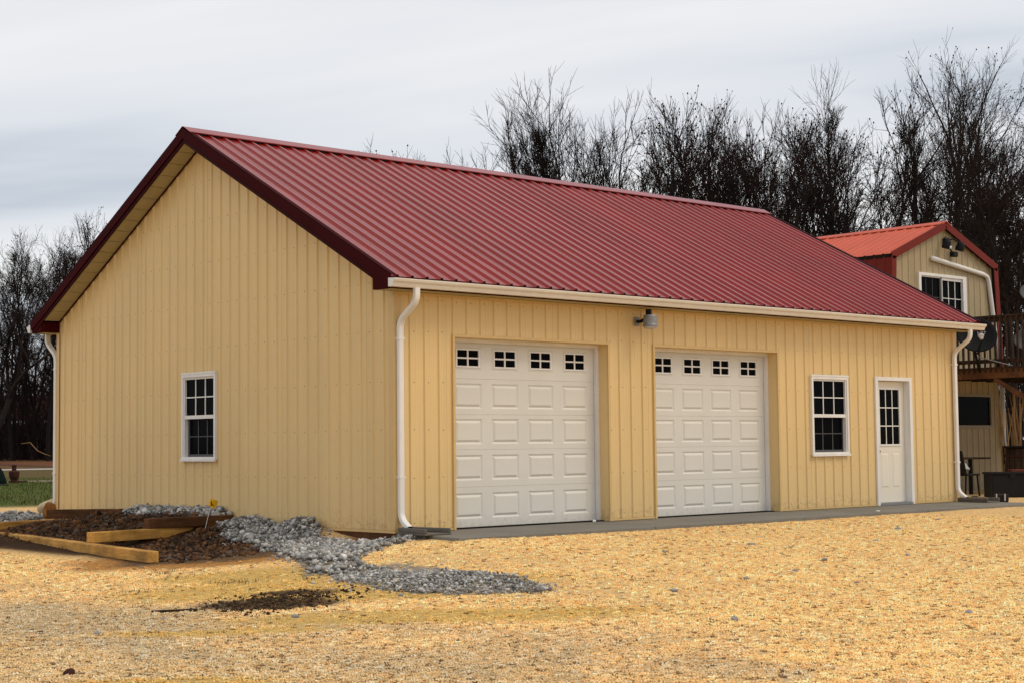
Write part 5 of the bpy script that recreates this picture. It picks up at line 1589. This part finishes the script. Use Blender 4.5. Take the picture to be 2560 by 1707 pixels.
# ------------------------------------------------------------------ bare trees
def tubes_mesh(name, tubes, material, sides):
    """tubes: list of (points (n,3), radii (n)) -> one mesh; batched by length"""
    V = []; F = []; base = 0
    by = {}
    for p, r in tubes: by.setdefault(len(p), []).append((p, r))
    for n, lst in by.items():
        P = np.array([t[0] for t in lst]); R = np.array([t[1] for t in lst]); m = len(lst)
        T = np.gradient(P, axis=1); T /= np.linalg.norm(T, axis=2, keepdims=True) + 1e-9
        ref = np.where(np.abs(T[:, :1, 2:3]) > .8, np.array([1., 0, 0]), np.array([0, 0, 1.]))
        U = np.cross(T, np.broadcast_to(ref, T.shape)); U /= np.linalg.norm(U, axis=2, keepdims=True) + 1e-9
        W = np.cross(T, U)
        a = np.arange(sides) * 2 * np.pi / sides
        ring = P[:, :, None] + (U[:, :, None] * np.cos(a)[None, None, :, None] + W[:, :, None] * np.sin(a)[None, None, :, None]) * R[:, :, None, None]
        V.append(ring.reshape(-1, 3))
        i = np.arange(n - 1)[:, None]; k = np.arange(sides)[None]
        q = np.stack([i * sides + k, i * sides + (k + 1) % sides, (i + 1) * sides + (k + 1) % sides, (i + 1) * sides + k], -1).reshape(-1, 4)
        F.append((q[None] + (base + np.arange(m) * n * sides)[:, None, None]).reshape(-1, 4))
        base += m * n * sides
    V = np.concatenate(V); F = np.concatenate(F)
    me = bpy.data.meshes.new(name)
    me.vertices.add(len(V)); me.vertices.foreach_set('co', V.ravel())
    me.loops.add(F.size); me.loops.foreach_set('vertex_index', F.ravel())
    me.polygons.add(len(F)); me.polygons.foreach_set('loop_start', np.arange(0, F.size, 4))
    me.update(calc_edges=True)
    me.materials.append(material)
    return me

def grow_tree(seed, H, r0, clear=.35, limbs=15, spread=.42, up=.55, ang=(28, 55), counts=(7, 5, 4), gnarl=.10, lead=.9, leaders=1, lratio=(.66, .66, .72), twig=.0085, buds=0, lean=(0, 0)):
    """returns (trunk tubes, branch tubes, twig tubes, bud points)"""
    g = np.random.default_rng(seed)
    trunk = []; mid = []; tw = []; bd = []
    def axis(p, d, L, ra, rb, n, wig, tropism):
        pts = [p]; d = d / np.linalg.norm(d)
        for i in range(n):
            d = d + g.normal(size=3) * wig + np.array([0, 0, tropism]); d = d / np.linalg.norm(d)
            pts.append(pts[-1] + d * L / n)
        return np.array(pts), np.linspace(0, 1, n + 1)
    def side(d, a):
        u = np.cross(d, g.normal(size=3)); u /= np.linalg.norm(u) + 1e-9
        v = d * math.cos(a) + u * math.sin(a)
        return v / np.linalg.norm(v)
    def at(pts, t):
        f = t * (len(pts) - 1); i = min(int(f), len(pts) - 2); k = f - i
        dd = pts[i + 1] - pts[i]
        return pts[i] * (1 - k) + pts[i + 1] * k, dd / (np.linalg.norm(dd) + 1e-9)
    def branch(p, d, L, r, lev):
        if lev >= 3:
            pts, t = axis(p, d, L, r, 0, 2, .16, .05); tw.append((pts, twig * (1 - .55 * t)))
            if buds and g.random() < buds: bd.append(pts[-1])
            return
        n = (7, 5, 3)[lev]
        pts, t = axis(p, d, L, r, 0, n, gnarl * (1.0, 1.25, 1.5)[lev], (.10, .09, .06)[lev] * up * 1.6)
        (mid if lev < 2 else tw).append((pts, np.maximum(r * (1 - t * .82), twig * .9)))
        c = counts[lev]
        for i in range(c):
            tt = .18 + .80 * (i + g.random()) / c
            q, dd = at(pts, tt)
            v = side(dd, math.radians(g.uniform(20, 46)))
            v = v + np.array([0, 0, .22 * up]); v /= np.linalg.norm(v)
            branch(q, v, L * lratio[lev] * (1.12 - .50 * tt) * g.uniform(.7, 1.25), max(r * (.58 - .24 * tt), twig), lev + 1)
        # the axis ends in twigs
        if lev == 2:
            branch(pts[-1], pts[-1] - pts[-2], L * .4, twig, 3)
    base = np.zeros(3)
    stems = []
    d0 = np.array([lean[0], lean[1], 1.0])
    if leaders == 1:
        pts, t = axis(base, d0, H * lead, r0, 0, 14, gnarl * .45, .03)
        stems.append((pts, r0 * (1 - t) ** .72 + .012, clear))
    else:
        pts, t = axis(base, d0, H * clear, r0, 0, 7, gnarl * .4, .03)
        trunk.append((pts, r0 * (1 - .25 * t)))
        for k in range(leaders):
            a = 2 * math.pi * (k + g.uniform(-.2, .2)) / leaders
            d = np.array([math.cos(a) * spread * .62, math.sin(a) * spread * .62, 1.0]) + d0 * .2
            p2, t2 = axis(pts[-1], d, H * (1 - clear) * lead * g.uniform(.8, 1.0), r0, 0, 10, gnarl * .7, .05)
            stems.append((p2, r0 * (.72 if leaders < 3 else .6) * (1 - t2) ** .72 + .012, .10))
    per = max(3, limbs // len(stems))
    for pts, rad, c0 in stems:
        trunk.append((pts, rad))
        for i in range(per):
            tt = c0 + (.985 - c0) * (i + g.uniform(.1, .9)) / per
            q, dd = at(pts, tt)
            v = side(dd, math.radians(g.uniform(*ang)))
            if v[2] < .1: v[2] = .1
            rr = np.interp(tt, np.linspace(0, 1, len(rad)), rad)
            rel = (tt - c0) / (1 - c0)
            Lb = H * spread * (1.02 - .62 * rel) * g.uniform(.8, 1.2)
            branch(q, v, Lb, max(min(rr * .70, .10), .036), 0)
        for e in range(3):
            v = side(pts[-1] - pts[-2], math.radians(8 + 18 * e)); branch(pts[-1], v, H * .13, .018, 1)
    return trunk, mid, tw, bd

def grow_fork(seed, H, r0, clear=.30, levels=7, a1=(6, 18), a2=(22, 40), gnarl=.08, up=.05, keep=.86, twig=.0068, buds=0, three=.18, shoots=(1, 3)):
    """a trunk that forks again and again into a fan of limbs; same return as grow_tree"""
    g = np.random.default_rng(seed)
    trunk = []; mid = []; tw = []; bd = []
    def bend(p, d, L, n, wig, trop):
        d = d / np.linalg.norm(d); pts = [p]
        for i in range(n):
            d = d + g.normal(size=3) * wig + np.array([0, 0, trop]); d = d / np.linalg.norm(d); pts.append(pts[-1] + d * L / n)
        return np.array(pts), d
    def turn(d, a):
        u = np.cross(d, g.normal(size=3)); u /= np.linalg.norm(u) + 1e-9
        v = d * math.cos(a) + u * math.sin(a); return v / np.linalg.norm(v)
    def sprig(p, d, L):
        pts, d2 = bend(p, d, L, 3, .10, .07)
        tw.append((pts, np.linspace(twig * 1.5, twig * .7, 4)))
        for k in range(3):
            f = g.uniform(.25, 1.0); i = min(int(f * 3), 2); q = pts[i] + (pts[i + 1] - pts[i]) * (f * 3 - i)
            e, _ = bend(q, turn(d2, math.radians(g.uniform(18, 42))), L * g.uniform(.35, .65), 2, .08, .06)
            tw.append((e, np.array([twig, twig * .8, twig * .5])))
            if buds and g.random() < buds: bd.append(e[-1])
        if buds and g.random() < buds: bd.append(pts[-1])
    def fork(p, d, L, r, lev):
        pts, d2 = bend(p, d, L, 6 if lev == 0 else 4, gnarl * (.45 if lev == 0 else 1.0), up * (.3 if lev == 0 else 1))
        rr = np.linspace(r, max(r * .76, twig), len(pts))
        (trunk if lev < 2 else mid if r > .022 else tw).append((pts, rr))
        if lev >= 1:
            for k in range(g.integers(*shoots) if lev < levels - 1 else 2):
                i = g.integers(1, len(pts)); sprig(pts[i], turn(d2, math.radians(g.uniform(25, 60))), min(L * .9, H * .065) * g.uniform(.6, 1.2))
        if lev >= levels:
            for k in range(2): sprig(pts[-1], turn(d2, math.radians(g.uniform(4, 26))), H * .06 * g.uniform(.7, 1.2))
            return
        n = 3 if g.random() < three or lev == 0 else 2
        fork(pts[-1], turn(d2, math.radians(g.uniform(*a1))), L * keep * g.uniform(.85, 1.1) * (.72 if lev == 0 else 1), r * .66, lev + 1)
        for k in range(n - 1):
            fork(pts[-1], turn(d2, math.radians(g.uniform(*a2))), L * keep * g.uniform(.7, 1.0) * (.70 if lev == 0 else 1), r * g.uniform(.42, .56), lev + 1)
    fork(np.zeros(3), np.array([g.normal(0, .04), g.normal(0, .04), 1.0]), H * clear, r0, 0)
    return trunk, mid, tw, bd

PROTO = {}
def proto_tree(key, dark=False, forked=False, **kw):
    tr, mi, tw, bd = (grow_fork if forked else grow_tree)(**kw)
    H = max(float(p[:, 2].max()) for p, r in tr + mi + tw)
    meshes = [('trunk', tubes_mesh('trunk', tr, M['bark_dark' if dark else 'bark'], 7)),
              ('branches', tubes_mesh('branches', mi, M['bark_dark' if dark else 'bark'], 4)),
              ('twigs', tubes_mesh('twigs', tw, M['twig_dark' if dark else 'twig'], 3))]
    meshes[0][1].polygons.foreach_set('use_smooth', [True] * len(meshes[0][1].polygons))
    if bd:
        g = np.random.default_rng(1); P = np.array(bd); n = len(P)
        V = np.array([(1, 0, 0), (-1, 0, 0), (0, 1, 0), (0, -1, 0), (0, 0, 1.4), (0, 0, -1.4)]); F = np.array([(0, 2, 4), (2, 1, 4), (1, 3, 4), (3, 0, 4), (2, 0, 5), (1, 2, 5), (3, 1, 5), (0, 3, 5)])
        VV = (P[:, None] + V[None] * g.uniform(.012, .038, (n, 1, 1))).reshape(-1, 3); FF = (F[None] + (np.arange(n) * 6)[:, None, None]).reshape(-1, 3)
        me = bpy.data.meshes.new('buds'); me.from_pydata(VV.tolist(), [], FF.tolist()); me.materials.append(M['bud']); me.update()
        meshes.append(('buds', me))
    PROTO[key] = (H, meshes)

def plant_tree(key, x, y, H, rz, label, group, lean=0.0, toward=0.0, wide=1.0):
    H0, meshes = PROTO[key]
    z = float(height(x, y)) - .12
    o = empty('bare_tree', (x, y, z), label, 'tree', group)
    s = H / H0
    o.scale = (s * wide, s * wide, s)
    q = Quaternion((math.cos(toward), math.sin(toward), 0), lean) @ Quaternion((0, 0, 1), rz)
    o.rotation_mode = 'QUATERNION'; o.rotation_quaternion = q
    for n, me in meshes:
        c = bpy.data.objects.new(n, me); COL.objects.link(c); c.parent = o
        if n != 'trunk': c['kind'] = 'stuff'
    return o

proto_tree('vase', forked=True, seed=11, H=15, r0=.16, clear=.24, levels=5, a1=(4, 13), a2=(15, 28), up=.05)
proto_tree('upright', seed=12, H=15, r0=.21, clear=.20, limbs=24, spread=.18, ang=(18, 38), counts=(6, 5, 3), up=1.0, gnarl=.07)
proto_tree('maple', forked=True, seed=13, H=14, r0=.16, clear=.26, levels=5, a1=(5, 15), a2=(16, 31), gnarl=.08, up=.06, buds=.30)
proto_tree('maple_oval', forked=True, seed=34, H=14, r0=.15, clear=.28, levels=5, a1=(4, 14), a2=(15, 29), gnarl=.08, up=.065, buds=.30)
proto_tree('slender', seed=15, H=17, r0=.22, clear=.46, limbs=16, spread=.18, ang=(25, 48), counts=(6, 5, 3), gnarl=.08, up=.7)
proto_tree('tall', forked=True, seed=16, H=20, r0=.23, clear=.28, levels=5, a1=(5, 14), a2=(15, 30), gnarl=.07, up=.05, buds=.25)
proto_tree('oak', forked=True, seed=17, H=15, r0=.27, clear=.36, levels=6, a1=(12, 30), a2=(28, 55), gnarl=.20, up=.02, twig=.009)
proto_tree('forest', dark=True, seed=18, H=15, r0=.16, clear=.30, limbs=16, spread=.19, ang=(30, 60), counts=(6, 5, 3), gnarl=.14, twig=.011)
proto_tree('forest_multi', dark=True, seed=19, H=13, r0=.15, clear=.12, limbs=18, spread=.22, ang=(22, 55), counts=(6, 5, 3), gnarl=.13, leaders=3, twig=.011)
proto_tree('pole', dark=True, seed=20, H=16, r0=.15, clear=.45, limbs=13, spread=.20, ang=(30, 65), counts=(6, 5, 3), gnarl=.16, twig=.010)

VX, VY = (.675, .738), (.738, -.674)          # view axis and viewer's right on the ground
def column(px, D):
    """ground point in the direction of picture column px (0..2560), D metres along the view axis"""
    l = (px - 1280) / 4021.0 * D
    return -11.99 + VX[0] * D + VY[0] * l, -15.21 + VX[1] * D + VY[1] * l
def top_to_height(px, py, D, x, y):
    hor = 1126 - .01067 * px
    return 1.0 + (hor - py) / 4021.0 * D * 1.005 - float(height(x, y))

WOOD = 'bare trees standing behind the garage and the cottage'
MAIN = [  # column of the trunk, row of the top, distance, kind, turn, label, lean
    (1392, 205, 62, 'upright', .4, 'leftmost bare tree behind the roof ridge, leaning to the left', -.07),
    (1425, 180, 66, 'upright', 1.0, 'thin straight bare tree rising beside the leaning leftmost one', -.03),
    (1475, 158, 64, 'vase', 2.0, 'dense upright bare tree with the tallest spire left of the middle gap', .0),
    (1530, 225, 63, 'vase', 3.4, 'bushy upright tree just right of the dense spired tree', .02),
    (1612, 222, 60, 'maple_oval', .6, 'red budded round maple right of the bushy upright trees', .0),
    (1738, 208, 62, 'maple', 1.7, 'forked red budded maple standing over the middle of the ridge', .02),
    (1830, 260, 66, 'slender', 2.6, 'slim bare tree between two red budded maples', .0),
    (1872, 238, 61, 'maple_oval', 3.9, 'red budded maple above the right half of the ridge', .0),
    (1966, 205, 60, 'maple', 5.0, 'red budded maple above the right end of the ridge', .03),
    (2132, 140, 66, 'slender', .2, 'tall slender bare tree with a sharp top left of the tallest trees', -.03),
    (2215, 165, 70, 'maple_oval', 1.1, 'bare tree half hidden between the slender tree and the tallest tree', .0),
    (2330, 74, 64, 'tall', 2.2, 'tallest tree of the wood, above the cottage roof', .0),
    (2395, 110, 66, 'tall', 4.1, 'second tallest tree, just right of the tallest one', .05),
    (2478, 190, 57, 'oak', 2.9, 'gnarled dark oak with crooked limbs behind the cottage', .03),
    (1335, 215, 65, 'slender', 5.2, 'thin bare tree between the leaning leftmost tree and the dense spired tree', .03),
    (1665, 240, 64, 'maple', 4.4, 'narrow red budded maple left of the forked one', .0),
    (1790, 235, 64, 'upright', 5.6, 'narrow bare tree pressed against the forked maple', .0),
    (1925, 250, 65, 'vase', 3.1, 'open bare tree between two maples over the right half of the ridge', .0),
    (2050, 232, 65, 'maple_oval', 2.4, 'bare tree just left of the tall slender sharp topped tree', .0),
    (2275, 150, 68, 'upright', 4.6, 'upright bare tree close to the left side of the tallest tree', .0),
    (2440, 175, 68, 'slender', 3.3, 'slim bare tree behind the gnarled oak', .0),
    (2590, 205, 60, 'oak', 1.2, 'crooked oak at the right edge of the picture', .0),
]
for px, py, D, kind, rz, label, lean in MAIN:
    x, y = column(px, D)
    plant_tree(kind, x, y, top_to_height(px, py, D, x, y), rz, label, WOOD, lean, math.atan2(VX[1], VX[0]))
FILL = []
g_ = np.random.default_rng(2024)
def prof_right(px): return np.interp(px, [1300, 1400, 1560, 1700, 1900, 2050, 2200, 2400, 2650], [400, 330, 330, 330, 320, 300, 290, 250, 230])
for px in [1420, 1545, 1690, 1800, 1900, 1940] + list(np.arange(1990, 2680, 78)):
    q = px + g_.uniform(-16, 16); D = g_.uniform(66, 92)
    FILL.append((q, prof_right(q) + g_.uniform(20, 120), D, ['forest', 'forest_multi', 'pole', 'forest_multi'][g_.integers(4)]))
for px in np.arange(1930, 2680, 76):
    q = px + g_.uniform(-18, 18); D = g_.uniform(58, 84)
    FILL.append((q, g_.uniform(370, 500), D, ['forest_multi', 'forest', 'forest_multi'][g_.integers(3)]))
for px in np.arange(2480, 2640, 45): FILL.append((px, g_.uniform(250, 380), g_.uniform(48, 56), 'pole'))
for q, py, D, kind in FILL:
    x, y = column(q, D)
    plant_tree(kind, x, y, top_to_height(q, py, D, x, y), g_.uniform(0, 6.28), 'one of the many dark bare trees crowding the wood behind the garage and cottage', 'dark trees crowding the wood behind the buildings', g_.normal(0, .03), g_.uniform(0, 6), g_.uniform(.9, 1.15))
for px, py, rz, kind, label in ((905, 372, .5, 'upright', 'left one of the low far treetops peeking over the roof ridge'), (955, 358, 2.5, 'maple', 'highest of the low far treetops peeking over the roof ridge'), (1002, 370, 4.0, 'upright', 'right one of the low far treetops peeking over the roof ridge')):
    x, y = column(px, 92)
    plant_tree(kind, x, y, top_to_height(px, py, 92, x, y), rz, label, 'far treetops over the ridge', wide=1.25)
# left of the garage
LEFT = [(30, 560, 84, 'pole', .3, 'bare tree with a wide twiggy crown at the left edge of the picture', .0),
        (118, 548, 82, 'pole', 2.2, 'crooked thin tree standing alone left of the roof edge', .05),
        (196, 505, 86, 'maple_oval', 1.4, 'tallest rounded bare tree left of the garage roof', -.04),
        (252, 522, 90, 'forest', 3.0, 'bare tree just left of the rake with its crown cut by the roof', .0),
        (312, 474, 88, 'upright', 4.0, 'bushy bare tree whose top rises beside the rake of the roof', .0),
        (72, 590, 90, 'vase', 2.7, 'thin crowned bare tree between the left edge tree and the crooked thin one', .0),
    (155, 560, 92, 'slender', 1.9, 'slim bare tree close behind the tallest rounded tree at the left', .0),
    (225, 575, 94, 'maple', .7, 'low crowned bare tree touching the rake of the roof', .0),
    (-25, 600, 80, 'oak', .9, 'dark branching tree cut by the left picture edge', .0)]
for px, py, D, kind, rz, label, lean in LEFT:
    x, y = column(px, D)
    plant_tree(kind, x, y, top_to_height(px, py, D, x, y), rz, label, 'bare trees left of the garage', lean, math.atan2(VX[1], VX[0]))
for i, px in enumerate(list(np.arange(-60, 200, 20)) + [210, 245, 275, 300]):
    q = px + g_.uniform(-8, 8); D = g_.uniform(82, 112)
    py = g_.uniform(620, 800) if px < 190 else g_.uniform(600, 660)
    x, y = column(q, D)
    plant_tree(['forest', 'forest_multi', 'pole'][i % 3], x, y, top_to_height(q, py, D, x, y), g_.uniform(0, 6.28), 'one of the dark trunks in the wood at the left behind the lawn', 'dark trees in the left wood', g_.normal(0, .03), g_.uniform(0, 6))

def thicket(name, cols, dists, n, hmax, seed, label, r=.016):
    """undergrowth: thin branching stems too many to count, one mesh"""
    g = np.random.default_rng(seed); T = []
    for i in range(n):
        px = g.uniform(*cols); D = g.uniform(*dists); x, y = column(px, D)
        h = hmax * g.uniform(.35, 1.0); p = np.array([x, y, float(height(x, y)) - .1])
        d = np.array([g.normal(0, .16), g.normal(0, .16), 1.0]); pts = [p]
        for k in range(4):
            d = d + g.normal(size=3) * .12; d /= np.linalg.norm(d); pts.append(pts[-1] + d * h / 4)
        T.append((np.array(pts), np.linspace(r * 1.5, r * .5, 5) * g.uniform(.6, 1.6)))
        for k in range(6):
            j = g.integers(1, 4); s = pts[j]; dd = np.array([g.normal(0, .7), g.normal(0, .7), g.uniform(.2, 1.0)]); dd /= np.linalg.norm(dd)
            L = h * g.uniform(.15, .40)
            T.append((np.array([s, s + dd * L * .5 + g.normal(size=3) * .05, s + dd * L + np.array([0, 0, .08 * L])]), np.array([r * .7, r * .55, r * .35])))
    me = tubes_mesh(name, T, M['twig_dark'], 3)
    o = bpy.data.objects.new(name, me); COL.objects.link(o)
    return tag(o, label, 'undergrowth', kind='stuff')
thicket('undergrowth', (1860, 2680), (56, 96), 1000, 5.5, 5, 'dense dark undergrowth filling the wood behind the cottage', .020)
thicket('undergrowth', (1300, 1900), (66, 96), 350, 5.0, 6, 'thin undergrowth among the trees behind the ridge', .017)
thicket('undergrowth', (-80, 330), (84, 120), 1000, 5.5, 7, 'dark undergrowth between the trunks of the left wood', .022)
# pale fallen branch in front of the left wood
a = Vector((*column(55, 78), 0)); pts = []
for t, dz in ((0, .9), (.3, .95), (.55, .55), (.8, .38), (1, .30)):
    x, y = column(52 + 75 * t, 78); pts.append((x, y, float(height(x, y)) + dz))
tag(MB().tube(pts, [.014, .018, .018, .015, .010], 6).build('fallen_branch', M['stalk'], smooth=True), 'pale fallen branch lying before the left wood', 'branch')
